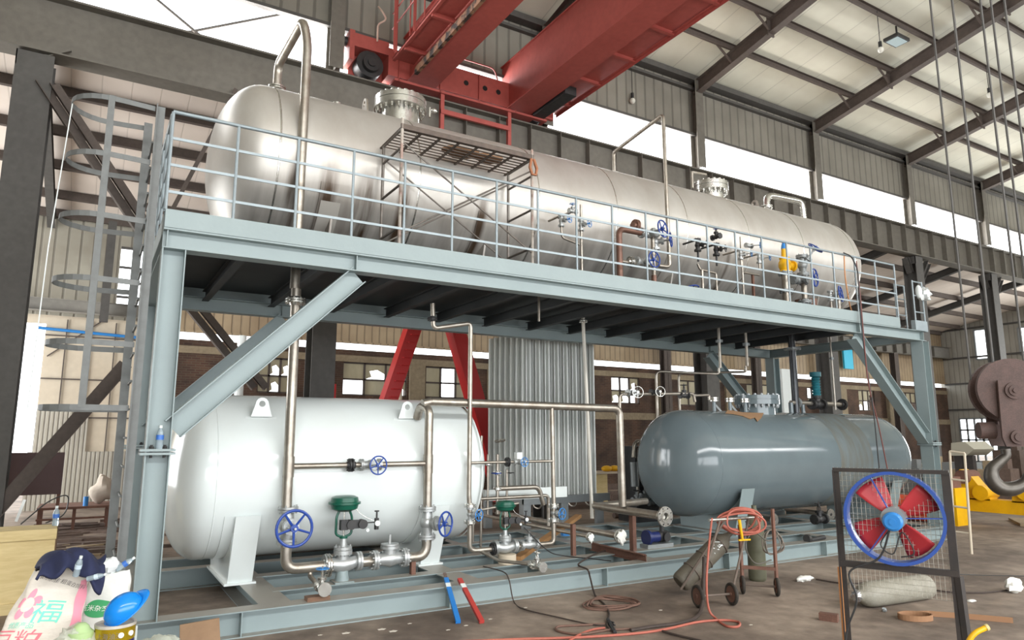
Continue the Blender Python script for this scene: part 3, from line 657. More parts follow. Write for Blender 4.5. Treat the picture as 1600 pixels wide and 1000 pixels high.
# --- upper stainless tank
UY, UZ, UR = 2.15, 5.83, 1.18
ust = bpy.data.materials.new('upper_tank_steel')
def upper_tank_material():
    m = mat('upper_tank_steel_', rgb(198, 195, 189), .42, .5, c2=rgb(180, 174, 166), scale=1.6, amt=.8, stretch=(1, .5, .5), bump=.04, bscale=6)
    N = m.node_tree.nodes; Lk = m.node_tree.links; bsdf = N['Principled BSDF']
    src = bsdf.inputs['Base Color'].links[0].from_socket
    g = N.new('ShaderNodeNewGeometry'); s = N.new('ShaderNodeSeparateXYZ'); Lk.new(g.outputs['Position'], s.inputs[0])
    def mth(op, a, b_=None):
        n = N.new('ShaderNodeMath'); n.operation = op; n.use_clamp = False
        for i, v in enumerate((a, b_)):
            if v is None: continue
            if isinstance(v, (int, float)): n.inputs[i].default_value = v
            else: Lk.new(v, n.inputs[i])
        return n.outputs[0]
    # runs of dirt: vertical streaks that thicken towards the belly, and burnt bands beside the saddles
    mp = N.new('ShaderNodeMapping'); mp.inputs['Scale'].default_value = (6, .7, .7); Lk.new(g.outputs['Position'], mp.inputs[0])
    n = N.new('ShaderNodeTexNoise'); n.inputs['Scale'].default_value = 1.0; n.inputs['Detail'].default_value = 6; Lk.new(mp.outputs[0], n.inputs[0])
    low = N.new('ShaderNodeMapRange'); low.inputs[1].default_value = 5.6; low.inputs[2].default_value = 4.7; low.inputs[3].default_value = 0; low.inputs[4].default_value = .55; Lk.new(s.outputs['Z'], low.inputs[0])
    st = N.new('ShaderNodeMapRange'); st.inputs[1].default_value = .42; st.inputs[2].default_value = .66; Lk.new(n.outputs[0], st.inputs[0])
    f1 = mth('MULTIPLY', low.outputs[0], st.outputs[0])
    tot = f1
    for xc, wd in ((1.55, .12), (2.0, .16), (2.55, .2), (3.1, .14), (4.35, .12), (9.7, .1)):
        d = mth('ABSOLUTE', mth('SUBTRACT', s.outputs['X'], xc)); k = N.new('ShaderNodeMapRange'); k.inputs[1].default_value = wd; k.inputs[2].default_value = wd*.3; k.inputs[4].default_value = 1.0
        Lk.new(d, k.inputs[0]); k2 = N.new('ShaderNodeMapRange'); k2.inputs[1].default_value = 5.8; k2.inputs[2].default_value = 5.35; Lk.new(s.outputs['Z'], k2.inputs[0])
        n2 = N.new('ShaderNodeMapRange'); n2.inputs[1].default_value = .3; n2.inputs[2].default_value = .52; Lk.new(n.outputs[0], n2.inputs[0])
        tot = mth('MAXIMUM', tot, mth('MULTIPLY', mth('MULTIPLY', k.outputs[0], k2.outputs[0]), n2.outputs[0]))
    mx = N.new('ShaderNodeMix'); mx.data_type = 'RGBA'; mx.inputs[7].default_value = rgb(80, 64, 50); Lk.new(src, mx.inputs[6]); Lk.new(tot, mx.inputs[0]); Lk.new(mx.outputs[2], bsdf.inputs['Base Color'])
    return m
usm = upper_tank_material()
t = UT = thing('stainless_storage_tank', 'long dull stainless steel tank lying on the upper deck', 'tank', (7.4, UY, 4.42))
tank_shell(.6, 14.35, UY, UZ, UR, .62, 'shell', usm, t)
for x in (1.33, 3.3, 5.35, 6.95, 8.6, 10.25, 11.9, 13.65): seam(t, x, UY, UZ, UR, ssb, .016)
for x in (2.1, 4.5, 8.4, 12.6):
    b = MB(); n = 16; a0 = math.radians(-150 if x == 2.1 else -145); a1 = math.radians(-30 if x == 2.1 else -35)
    b.lathe((x, UY, UZ), (1, 0, 0), [(-.2, UR+.004), (-.2, UR+.016), (.2, UR+.016), (.2, UR+.004)], 30, a0=math.radians(20), a1=math.radians(160))
    o = b.build('wear_plate', usm, t)
    MB().box((x-.17, UY-.85, DZ), (x+.17, UY+.85, DZ+.03)).poly([(x-.015, UY-.8, DZ+.03), (x-.015, UY+.8, DZ+.03), (x-.015, UY+.95, 4.98), (x-.015, UY+.6, 4.82), (x-.015, UY, 4.68), (x-.015, UY-.6, 4.82), (x-.015, UY-.95, 4.98)], (.03, 0, 0)).build('saddle', usm, t)
b = MB(); b.grid(lambda u, v: V((1.93+.27*u, UY-(UR+.02)*math.cos(math.radians(-62+30*v)), UZ+(UR+.02)*math.sin(math.radians(-62+30*v)))), 2, 12); b.build('patch_plate', mat('clean_steel', rgb(196, 192, 184), .45, .4), t)
manhole(t, 3.42, UY, UZ+UR, .31, .28, .42, ssb, ssb, 22)
manhole(t, 10.5, UY, UZ+UR, .28, .2, .38, ssb, ssb, 18)
b = MB(); b.tube([(3.9, UY-.1, 7.25), (3.9, UY-.1, 7.42)], .02, 8); b.ball((3.98, UY-.1, 7.38), .05); b.build('davit_bracket', ssb, t)
b = MB(); b.cyl((9.98, UY, 7.2), (9.98, UY, 7.55), .03, n=8); b.bar((9.98, UY, 7.55), (10.4, UY, 7.58), .05, .04); b.build('davit_arm', ss, t)
lug(t, 2.83, UY, UZ+UR-.01, .3, .4, .03, ss, face=(1, 0, 0)); lug(t, 11.9, UY, UZ+UR-.01, .3, .3, .03, ss, face=(1, 0, 0))
for x in (1.82, 2.35): MB().cyl((x, UY-.1, 6.95), (x, UY-.1, 7.1), .04).cyl((x, UY-.1, 7.06), (x, UY-.1, 7.1), .06).build('plug_nozzle', ssb, t)
# overflow bend pipe from the tank top, down through the deck to the valve station
t = thing('drop_pipe_line', 'tall stainless pipe looping from the upper tank top down to the left gate valve station', 'piping', (1.6, .95, .45))
pipe(t, [(1.47, UY, 7.03), (1.47, UY, 7.52), (1.53, .95, 7.62), (1.6, .95, 7.3), (1.6, .95, 3.9)], .062, R=.16)
flange(t, (1.47, UY, 7.14), (0, 0, 1), .13)
PY = .95; PX1, PX2, PZ = 1.66, 3.5, .47
flange(t, (1.62, PY, 3.74), (0, 0, 1), .13)
pipe(t, [(1.62, PY, 3.9), (1.64, PY, 1.16)], .062)
for z in (1.78, 1.45+.15): MB().cyl((1.64, PY, z-.02), (1.64, PY, z+.02), .066, n=16).build('weld_ring', ss, t)
valve(t, (PX1, PY, .98), (0, 0, 1), (0, -1, 0), .062, .205, blue, stem_len=.34)
pipe(t, [(PX1, PY, .78), (PX1, PY, PZ), (2.2, PY, PZ)], .065, R=.15)
flange(t, (2.17, PY, PZ), (1, 0, 0), .14)
pipe(t, [(2.5, PY, PZ), (3.1, PY, PZ)], .062)
pipe(t, [(3.1, PY, PZ), (PX2, PY, PZ), (PX2, PY, .8)], .065, R=.16)
pipe(t, [(PX2, PY, 1.0), (PX2, PY, 2.42), (PX2-.02, 1.2, 2.47), (PX2-.02, 1.32, 2.3)], .06, R=.13)
valve(t, (PX2, PY, .9), (0, 0, 1), (.5, -.85, 0), .06, .155, blue, stem_len=.3, name='gate_valve')
# bypass with globe valve
pipe(t, [(1.64, PY, 1.68), (PX2, PY, 1.68)], .036)
o = valve(t, (2.68, PY, 1.68), (1, 0, 0), (.1, -1, 0), .04, .115, blue, stem_len=.24, name='bypass_valve')
flange(t, (2.42, PY, 1.68), (1, 0, 0), .085, black)
MB().cyl((PX1-.02, PY, 1.55), (PX1-.02, PY, 1.8), .068, n=18).build('tee', ss, t); MB().cyl((PX2, PY, 1.55), (PX2, PY, 1.8), .067, n=18).build('tee', ss, t)
def control_valve(par, p, s=1.0, mirror=1):
    """pneumatic control valve: globe body, yoke, diaphragm actuator, positioner and gauges"""
    p = V(p)
    b = MB()
    for sg in (-1, 1): b.cyl(p+V((sg*.2*s, 0, 0)), p+V((sg*.17*s, 0, 0)), .115*s, n=24); b.cyl(p+V((sg*.235*s, 0, 0)), p+V((sg*.205*s, 0, 0)), .115*s, n=24)
    b.tube([p+V((-.18*s, 0, 0)), p+V((-.1*s, 0, -.02*s)), p+V((0, 0, -.03*s)), p+V((.1*s, 0, -.02*s)), p+V((.18*s, 0, 0))], [.07*s, .08*s, .1*s, .08*s, .07*s], 16)
    b.cyl(p+V((0,0,0)), p+V((0,0,.13*s)), .075*s, n=18); b.cyl(p+V((0,0,.1*s)), p+V((0,0,.15*s)), .115*s, n=24); b.cyl(p+V((0,0,.155*s)), p+V((0,0,.19*s)), .11*s, n=24); b.cyl(p+V((0,0,.19*s)), p+V((0,0,.3*s)), .045*s, .04*s, n=16)
    for k in range(8):
        a = 2*PI*k/8; q = p+V((.093*s*math.cos(a), .093*s*math.sin(a), 0)); b.cyl(q+V((0,0,.08*s)), q+V((0,0,.21*s)), .009*s, n=6)
    o = b.build('control_valve', valvebody, par)
    b = MB(); b.tube(fillet([p+V((-.07*s,0,.62*s)), p+V((-.1*s,0,.55*s)), p+V((-.1*s,0,.34*s)), p+V((-.03*s,0,.31*s)), p+V((.03*s,0,.31*s)), p+V((.1*s,0,.34*s)), p+V((.1*s,0,.55*s)), p+V((.07*s,0,.62*s))], .04*s), .016*s, 8); b.cyl(p+V((0,0,.29*s)), p+V((0,0,.32*s)), .05*s, n=16); b.build('yoke', green, o)
    MB().lathe(p+V((0,0,.62*s)), (0,0,1), [(0,.0),(0,.09*s),(.03*s,.16*s),(.085*s,.175*s),(.09*s,.2*s),(.115*s,.2*s),(.12*s,.175*s),(.17*s,.165*s),(.19*s,.12*s),(.195*s,0)], 32).build('diaphragm_actuator', green, o)
    MB().cyl(p+V((0,0,.22*s)), p+V((0,0,.64*s)), .012*s, n=8).build('stem', ssb, o)
    b = MB(); b.box(p+V((-.07*s,-.11*s,.4*s)), p+V((.02*s,-.03*s,.52*s))); b.cyl(p+V((.06*s,-.13*s,.46*s)), p+V((.06*s,-.02*s,.46*s)), .06*s, n=16); b.box(p+V((.1*s,-.1*s,.41*s)), p+V((.17*s,-.03*s,.51*s))); b.cyl(p+V((.21*s,-.13*s,.46*s)), p+V((.21*s,-.03*s,.46*s)), .058*s, n=16); b.build('positioner', black, o)
    b = MB(); b.cyl(p+V((.4*s,-.08*s,.38*s)), p+V((.4*s,-.08*s,.52*s)), .03*s, n=12); b.cyl(p+V((.4*s,-.08*s,.52*s)), p+V((.4*s,-.08*s,.6*s)), .012*s, n=8); b.cyl(p+V((.4*s,-.08*s,.6*s)), p+V((.4*s,-.08*s,.615*s)), .03*s, n=10); b.cyl(p+V((.27*s,-.08*s,.47*s)), p+V((.4*s,-.08*s,.47*s)), .008*s, n=6); b.build('air_filter', black, o)
    MB().cyl(p+V((.4*s,-.125*s,.46*s)), p+V((.4*s,-.105*s,.46*s)), .035*s, n=16).build('gauge', whitep, o); MB().cyl(p+V((.28*s,-.1*s,.38*s)), p+V((.28*s,-.08*s,.38*s)), .022*s, n=12).build('gauge', whitep, o)
    MB().tube(fillet([p+V((.1*s,-.05*s,.7*s)), p+V((.16*s,-.08*s,.6*s)), p+V((.27*s,-.08*s,.53*s)), p+V((.39*s,-.08*s,.48*s))], .04*s), .004*s, 6).build('air_tube', ssb, o)
    return o
control_valve(t, (2.36, PY, PZ+.02), 1.0)
MB().cyl((2.36, PY, .26), (2.36, PY, .4), .09, .07, n=18).box((2.24, PY-.12, .26), (2.48, PY+.12, .275)).build('support_stub', paint, t)
def check_valve(par, p, s=1.0, stem_lever=True):
    p = V(p); b = MB()
    for sg in (-1, 1):
        b.cyl(p+V((sg*.2*s,0,0)), p+V((sg*.17*s,0,0)), .12*s, n=24); b.cyl(p+V((sg*.235*s,0,0)), p+V((sg*.205*s,0,0)), .12*s, n=24)
        for k in range(8): a = 2*PI*(k+.5)/8; q = p+V((0, .1*s*math.cos(a), .1*s*math.sin(a))); b.cyl(q+V((sg*.15*s,0,0)), q+V((sg*.26*s,0,0)), .011*s, n=6)
    b.tube([p+V((-.18*s,0,0)), p+V((-.08*s,0,0)), p, p+V((.08*s,0,0)), p+V((.18*s,0,0))], [.07*s,.08*s,.105*s,.08*s,.07*s], 16)
    b.cyl(p, p+V((0,0,.15*s)), .08*s, n=18); b.cyl(p+V((0,0,.13*s)), p+V((0,0,.165*s)), .12*s, n=20); b.cyl(p+V((0,0,.17*s)), p+V((0,0,.19*s)), .115*s, n=20)
    b.cyl(p+V((0,0,.19*s)), p+V((0,0,.3*s)), .018*s, n=8)
    return b.build('check_valve', valvebody, par)
check_valve(t, (2.98, PY, PZ+.01), 1.0)
# drain branch with its small globe valve lying towards the front
pipe(t, [(1.96, PY, PZ-.06), (1.96, PY-.02, .36), (1.9, .3, .36)], .028, R=.06)
valve(t, (1.88, .16, .38), (.05, 1, 0), (0, 0, 1), .034, .07, ltblue, ssb, name='drain_valve', stem_len=.2)
MB().cyl((1.875, .03, .38), (1.875, .015, .38), .075, n=24).build('blind_flange', ssb, t)
tag(MB().box((1.7, .06, .26), (1.95, .2, .305)).build('wood_block', mat('old_wood', rgb(120, 92, 74), .85, c2=rgb(92, 70, 56), scale=7, stretch=(1, 5, 5))), 'short brown wood block under the drain valve on the front beam', 'block')
MB().box((3.27, .9, .26), (3.33, .97, .42)).build('support_angle', rust, t)

# long overhead line, drop to the right and big flanged header
t = thing('return_pipe_line', 'thick stainless pipe running right above the white tank and dropping to a flanged header', 'piping', (6.9, 1.0, 1))
pipe(t, [(3.56, 1.04, 2.52), (6.9, 1.0, 2.49), (6.92, 1.0, .94)], .06, R=.13)
MB().cyl((3.44, 1.04, 2.49), (3.56, 1.04, 2.52), .06, n=14).build('weld_ring', ss, t)
pipe(t, [(5.57, 1.0, 2.49), (5.57, .97, 1.05)], .034)
pipe(t, [(7.02, 1.85, .87), (6.94, .1, .87)], .064); pipe(t, [(7.02, 1.8, .87), (8.3, 2.0, .88)], .06)
MB().cyl((6.942, .16, .87), (6.94, .09, .87), .082, n=20).build('hub', ssb, t)
MB().lathe((6.937, .07, .87), (0, -1, 0), [(0, .055), (0, .145), (.03, .145), (.03, .095), (.038, .09), (.038, .055), (0, .055)], 32).build('header_flange', ssb, t)
for k in range(8): a_ = 2*PI*(k+.5)/8; MB().cyl((6.937+.12*math.cos(a_), .045, .87+.12*math.sin(a_)), (6.937+.12*math.cos(a_), .038, .87+.12*math.sin(a_)), .012, n=8).build('bolt_hole', black, t)
MB().box((7.0, .86, .26), (7.07, .95, .81)).build('support_post', rust, t)
# white dip pipe from the upper tank to the ground-level Y pipes
t = thing('white_dip_pipe', 'thin pale pipe dropping from the deck in front of the corrugated fins', 'piping', (7.15, 2.2, .6))
pipe(t, [(7.09, 2.2, 4.35), (7.1, 2.2, 3.98), (7.16, 2.2, 2.5), (7.22, 2.2, .62)], .032, mat('frosted_pipe', rgb(196, 192, 182), .5, .3)); flange(t, (7.1, 2.2, 4.12), (0, 0, 1), .075, ssb, t=.012, nb=4)
t = thing('capped_pipe_pair', 'pair of stainless pipes lying towards the viewer with white wrapped ends', 'piping', (6.5, 2, .5))
for (x, y1, y0, z, r) in ((6.24, 4.6, 1.0, .52, .03), (6.78, 4.8, .93, .5, .05)):
    pipe(t, [(x, y1, z), (x, y0, z)], r); MB().cyl((x, y0-.0, z), (x, y0-.02, z), r*2.2, n=20).build('end_flange', ssb, t)
    MB().ball((x, y0-.05, z-.02), r*2.1, 12, 9, sc=(1, .35, 1.15), fn=lambda d: .85+.25*math.sin(d.x*7+d.z*5)).build('wrapped_end', mat('white_wrap', rgb(238, 238, 232), .7), t)

# second, smaller valve station
t = thing('small_valve_station', 'smaller pipe and valve run with a green actuator, right of the white tank', 'piping', (5, 1.3, .45))
QY = .97; QX1, QX2, QZ = 4.157, 5.566, .478
flange(t, (3.53, QY, 3.68), (0, 0, 1), .072, black, t=.012, nb=4)
pipe(t, [(3.53, QY, 3.9), (3.55, QY, 3.545), (4.14, QY, 3.67), (4.14, QY, 1.23)], .033, R=.07)
pipe(t, [(4.14, QY, 1.23), (QX1, QY, .99)], .034)
for z in (1.086, .864): flange(t, (QX1, QY, z), (0, 0, 1), .082, ssb, t=.012, nb=4)
valve(t, (QX1, QY, .97), (0, 0, 1), (.35, -.9, 0), .027, .078, ltblue, stem_len=.17)
pipe(t, [(QX1, QY, .845), (QX1, QY, QZ), (4.534, QY, QZ)], .035, R=.09)
flange(t, (4.534, QY, QZ), (1, 0, 0), .088, black, t=.012, nb=6)
control_valve(t, (4.727, QY, QZ+.02), .78)
MB().cyl((4.76, QY, .262), (4.76, QY, .39), .13, n=20).build('support_stub', beige, t)
pipe(t, [(4.87, QY, QZ), (4.997, QY, QZ)], .033); check_valve(t, (5.13, QY, QZ+.01), .62)
pipe(t, [(5.237, QY, QZ), (QX2, QY, QZ), (QX2, QY, 1.037)], .035, R=.08)
for z in (1.018, .806): flange(t, (QX2, QY, z), (0, 0, 1), .082, ssb, t=.012, nb=4)
valve(t, (QX2, QY, .912), (0, 0, 1), (.25, -.95, 0), .027, .08, ltblue, stem_len=.17)
pipe(t, [(4.14, QY, 1.674), (QX2, QY, 1.674)], .021); valve(t, (4.958, QY, 1.674), (1, 0, 0), (.1, -1, 0), .026, .065, ltblue, name='bypass_valve', stem_len=.14); flange(t, (4.765, QY, 1.674), (1, 0, 0), .068, black, t=.012, nb=4)
pipe(t, [(4.33, QY, .46), (4.42, .6, .38), (4.68, .3, .36)], .022, R=.05)
valve(t, (4.72, .12, .36), (-.1, 1, 0), (0, 0, 1), .03, .05, ssb, ssb, name='drain_valve', stem_len=.17)
MB().cyl((4.73, .0, .36), (4.73, -.012, .36), .065, n=20).build('blind_flange', ssb, t)
# instrument tubing behind it
t = thing('instrument_tree', 'cluster of thin vertical instrument pipes with gauges right of the white tank end', 'piping', (5, 2, .5))
for (x, y, z0, z1, r) in ((4.86, 2.2, .4, 1.75, .018), (5.0, 2.2, .3, 2.05, .022), (5.12, 2.2, .8, 1.75, .02), (5.3, 2.2, .8, 1.75, .028), (5.48, 2.2, .6, 1.5, .02)): MB().cyl((x, y, z0), (x, y, z1), r, n=8).build('riser', ss, t)
pipe(t, [(4.9, 2.2, 1.05), (6.3, 2.2, 1.05), (6.3, 2.2, .55)], .03, R=.08); pipe(t, [(5.3, 2.2, 1.2), (6.1, 2.2, 1.2), (6.2, 2.2, .9)], .04, R=.1); pipe(t, [(4.7, 2.2, .85), (5.7, 2.2, .95)], .022)
for (x, z) in ((5.3, 1.45), (5.3, 1.2), (5.12, 1.6)): flange(t, (x, 2.2, z), (0, 0, 1), .07, ssb, t=.01, nb=4)
handwheel(t, (5.32, 2.15, 1.97), (0, .3, 1), .085, ss); handwheel(t, (5.52, 2.15, 1.45), (0, 0, 1), .06, black); handwheel(t, (5.25, 2.15, 1.45), (0, 0, 1), .08, blue)
MB().box((5.62, 2.1, 1.66), (5.72, 2.2, 1.78)).build('junction_box', whitep, t)
tag(MB().box((5.25, 2.5, .98), (6.9, 2.6, 1.16)).build('white_plate', whitep), 'white painted plate lying behind the green actuator of the small valve station', 'plate')

# --- white tank
WY, WZ, WR = 2.1, 1.545, 1.045
t = thing('white_tank', 'glossy white horizontal tank on saddles under the left half of the deck', 'tank', (2.6, WY, .26))
tank_shell(.33, 4.72, WY, WZ, WR, .45, 'shell', whitep, t)
for x in (.85, 4.4): seam(t, x, WY, WZ, WR, whitep)
for x in (1.25, 3.78):
    b = MB(); b.box((x-.2, 1.38, .26), (x+.17, 2.82, .285)); b.poly([(x-.16, 1.42, .285), (x-.16, 2.78, .285), (x-.16, 2.98, 1.1), (x-.16, 2.6, .65), (x-.16, WY, .49), (x-.16, 1.6, .65), (x-.16, 1.22, 1.1)], (.014, 0, 0))
    b.poly([(x-.16, 1.42, .285), (x+.13, 1.42, .285), (x+.13, 1.1, 1.1), (x-.16, 1.1, 1.1)], (0, .014, 0)); b.poly([(x-.16, 2.78, .285), (x+.13, 2.78, .285), (x+.13, 3.0, 1.1), (x-.16, 3.0, 1.1)], (0, .014, 0)); b.build('saddle', whitep, t)
    MB().lathe((x-.02, WY, WZ), (1, 0, 0), [(-.26, WR), (-.26, WR+.01), (.26, WR+.01), (.26, WR)], 30, a0=math.radians(25), a1=math.radians(155)).build('wear_plate', whitep, t)
lug(t, 1.36, 1.33, 2.29, .26, .26, .02, whitep); lug(t, 3.33, 1.33, 2.29, .26, .26, .02, whitep)
for x in (1.36, 3.33): MB().poly([(x-.19, 1.325, 2.24), (x+.19, 1.325, 2.24), (x+.19, 1.36, 2.29), (x-.19, 1.36, 2.29)], (0, .01, 0)).build('lug_pad', whitep, t)
# --- grey tank
GYc, GZ, GR = 2.0, 1.55, .99
t = thing('grey_tank', 'glossy dark grey horizontal tank on saddles under the right half of the deck', 'tank', (12.4, GYc, .26))
tank_shell(8.55, 15.7, GYc, GZ, GR, .66, 'shell', greyp, t)
MB().lathe((13.2, GYc, GZ), (1, 0, 0), [(-.55, GR+.002), (-.5, GR+.004), (.5, GR+.004), (.55, GR+.002)], 72).build('mud_band', dustband, t)
for x in (9.25, 15.0): seam(t, x, GYc, GZ, GR, greyp)
for x in (9.9, 14.6):
    b = MB(); b.box((x-.2, 1.2, .26), (x+.2, 2.8, .285)); b.poly([(x-.01, 1.22, .285), (x-.01, 2.78, .285), (x-.01, 2.85, 1.0), (x-.01, 2.5, .68), (x-.01, GYc, .555), (x-.01, 1.5, .68), (x-.01, 1.15, 1.0)], (.02, 0, 0))
    b.poly([(x-.18, 1.24, .285), (x+.16, 1.24, .285), (x+.16, 1.02, 1.1), (x-.18, 1.02, 1.1)], (0, .014, 0)); b.build('saddle', paint, t)
o = manhole(t, 11.42, GYc, GZ+GR, .36, .17, .46, greyp, galv, 20)
for x in (10.05, 10.5, 10.95):
    o = MB().cyl((x, GYc-.1, 2.5), (x, GYc-.1, 2.72), .035, n=12).build('nozzle', greyp, t); MB().cyl((x, GYc-.1, 2.72), (x, GYc-.1, 2.76), .09, n=18).cyl((x, GYc-.1, 2.77), (x, GYc-.1, 2.8), .09, n=18).build('nozzle_flange', ssb, o)
    MB().poly([(x+.04, GYc-.1, 2.68), (x+.26, GYc-.1, 2.5), (x+.2, GYc-.1, 2.5), (x+.04, GYc-.1, 2.62)], (0, .02, 0)).build('gusset', galv, o)
def cylhit(x, y, yc, zc, r):
    d = FW*FOC+RT*(x-800)+UU*(500-y); a = d.y**2+d.z**2; b_ = (CAM.y-yc)*d.y+(CAM.z-zc)*d.z; c_ = (CAM.y-yc)**2+(CAM.z-zc)**2-r*r
    return CAM+d*((-b_-math.sqrt(max(0, b_*b_-a*c_)))/a)
tag(MB().poly([cylhit(x, y, GYc, GZ, GR+.012) for x, y in ((1133, 646), (1137, 641), (1160, 645), (1193, 646), (1189, 654), (1183, 659), (1179, 653), (1172, 655), (1160, 650), (1145, 647))], (0, -.01, .01)).build('cardboard_piece', mat('cardboard', rgb(166, 130, 96), .85)), 'torn piece of brown cardboard lying on the grey tank beside its manhole', 'cardboard')
# ================================================================== ON THE UPPER DECK
def U(x, y, Y=.62): return at(x, y, 'Y', Y)
brn = mat('heat_tinted_pipe', rgb(128, 96, 82), .5, .4, c2=rgb(104, 76, 66), scale=9)
# gooseneck vent in the middle
t = thing('gooseneck_pipe', 'slender gooseneck pipe rising from mid tank and dropping behind the handrail', 'piping', (7.87, UY, 7))
g0 = V((7.87, UY, 6.98)); g1 = U(966, 240, UY); g2 = U(1037, 211, .62); g3 = U(1043, 330, .62); g4 = U(1050, 418, .62)
pipe(t, [g0, (g0.x, UY, g1.z), (g2.x, .62, g1.z+.12), (g3.x, .62, g4.z), (g4.x-.28, .64, g4.z)], .034, R=.09); flange(t, (7.87, UY, 7.1), (0, 0, 1), .085, ssb, t=.014, nb=4)
t = thing('hooked_vent_pipe', 'thick hooked vent pipe on the top right end of the upper tank', 'piping', (12.1, UY, 7))
pipe(t, [(12.15, UY-.1, 6.98), (12.2, UY-.1, 7.42), (13.35, UY-.15, 7.45), (13.4, UY-.15, 6.75)], .075, R=.18, m=ssb); flange(t, (12.16, UY-.1, 7.12), (0, 0, 1), .14, ssb)
def vstack(par, x, y0, y1, r=.03, Y=.62, m=None):
    p, q = U(x, y0, Y), U(x, y1, Y); q.x = p.x
    MB().cyl(p, q, r*.7, n=10).build('pipe', m or ss, par)
    return p, q
t = thing('left_gauge_valves', 'pair of small light blue valves on the upper tank, left cluster behind the handrail', 'valves', U(905, 415))
p = U(877, 345); valve(t, p, (0, 0, 1), (.3, -.9, 0), .026, .06, ltblue, stem_len=.16); pipe(t, [p+V((0, .35, .09)), p+V((0, 0, .09)), p-V((0, 0, .18)), p+V((.02, 0, -.27)), U(905, 382)], .018, R=.05)
p = U(908, 352); valve(t, p, (0, 0, 1), (.3, -.9, 0), .026, .06, ltblue, stem_len=.16); pipe(t, [V((p.x, .62, U(908, 320).z)), (p.x, .62, 4.42)], .02)
valve(t, U(895, 330), (1, 0, 0), (0, 0, 1), .022, .05, ltblue, stem_len=.12); MB().cyl(U(895, 330), U(895, 330)+V((0, .4, 0)), .022).build('nozzle', ss, t)
t = thing('feed_valve_manifold', 'brown heat-tinted pipe loop with three dark blue handwheels beside the upper tank', 'valves', U(985, 440))
a = U(967, 357); e = U(1004, 352)
pipe(t, [(a.x, .62, 4.42), (a.x, .62, a.z), (e.x, .62, a.z)], .05, brn, R=.13)
flange(t, U(993, 353), (1, 0, 0), .11, brn); c = U(1013, 353); c.z = a.z
valve(t, (c.x-.02, .62, a.z), (1, 0, 0), (.25, -.95, .1), .045, .145, blue, stem_len=.3)
c = U(1024, 378); valve(t, c, (0, 0, 1), (.6, -.8, .05), .042, .12, blue, stem_len=.26); c = U(1021, 405)
pipe(t, [(c.x, .62, a.z), (c.x, .62, 4.42)], .035, ss); valve(t, U(1004, 410), (1, 0, 0), (.1, -1, 0), .042, .13, blue, stem_len=.26); pipe(t, [U(968, 408), U(1022, 416)], .03); flange(t, U(985, 409), (1, 0, 0), .09, ssb)
MB().cyl((c.x, .62, 4.42), (c.x, .62, 4.7), .045, n=12).build('riser', brn, t)
handwheel(t, U(1080, 451, .7), (0, .3, 1), .13, blue)
t = thing('black_valve_pair', 'pair of black forged valves on thin pipes beside the upper tank', 'valves', U(1100, 440))
for (x, y) in ((1090, 383), (1119, 390)):
    p = U(x, y); valve(t, p, (0, 0, 1), (.45, -.9, 0), .032, .065, black, black, stem_len=.17); pipe(t, [p+V((0, .35, .1)), p+V((0, 0, .1)), p-V((0, 0, .3))], .018, black)
p = U(1119, 370); valve(t, p, (0, 1, 0), (0, 0, 1), .028, .045, blue, black, stem_len=.15)
p = U(1090, 412); pipe(t, [p, p+V((.05, 0, -.1)), (U(1118, 412).x, .62, p.z-.12), (U(1118, 412).x, .62, 4.42)], .02, R=.04); pipe(t, [(p.x+.1, .62, p.z-.1), (p.x+.1, .62, 4.42)], .025)
t = thing('right_gauge_valves', 'two small light blue valves on bright stems beside the upper tank, right cluster', 'valves', U(1160, 440))
for (x, y) in ((1157, 398), (1186, 404)):
    p = U(x, y); valve(t, p, (0, 0, 1), (.8, -.6, .1), .026, .06, ltblue, stem_len=.2); pipe(t, [p+V((0, .4, .09)), p+V((0, 0, .09)), p-V((0, 0, .22))], .018)
p = U(1157, 370); q = U(1157, 466); pipe(t, [p, (p.x, .62, q.z)], .02); pipe(t, [(p.x, .62, U(1157, 425).z), (U(1186, 428).x, .62, U(1157, 425).z)], .018); MB().angle((U(1176, 428).x, .62, U(1157, 425).z), (U(1176, 428).x, .62, 4.42), .04).build('support_angle', rust, t)
valve(t, U(1170, 384), (1, 0, 0), (.7, -.7, 0), .024, .06, ltblue, stem_len=.2)
t = thing('safety_valve', 'yellow spring safety valve with blue cap on the upper deck', 'valve', U(1229, 478, .7))
p = U(1227, 425, .7)
MB().lathe(p, (0, 0, 1), [(0, .0), (0, .11), (.03, .11), (.04, .09), (.1, .12), (.18, .12), (.24, .09), (.26, .1), (.29, .1), (.3, .06), (.46, .05), (.47, 0)], 24).cyl(p+V((0, 0, .14)), p+V((.22, 0, .14)), .07).cyl(p+V((.2, 0, .14)), p+V((.24, 0, .14)), .11, n=20).build('valve_body', yellow, t)
MB().lathe(p, (0, 0, 1), [(.46, 0), (.46, .055), (.53, .045), (.6, .02), (.61, 0)], 16).build('cap', ltblue, t)
flange(t, p+V((0, 0, -.03)), (0, 0, 1), .14, galv); MB().cyl(p, (p.x, .7, 4.42), .08, n=18).build('neck', ss, t); flange(t, (p.x, .7, p.z-.38), (0, 0, 1), .13, galv)
t = thing('relief_valve_set', 'grey angle valve with two dark blue handwheels at the right end of the upper tank', 'valves', U(1258, 470, .7))
p = U(1254, 415, .7); valve(t, p, (0, 0, 1), (.35, -.5, .8), .06, .15, blue, galv, stem_len=.42); p2 = U(1247, 436, .7); valve(t, p2+V((0, 0, -.02)), (1, 0, 0), (.3, -.95, 0), .055, .17, blue, galv, stem_len=.32); MB().cyl(p, (p.x, .7, 4.42), .055, n=14).build('riser', ss, t); flange(t, (p.x, .7, 4.66), (0, 0, 1), .13, galv)
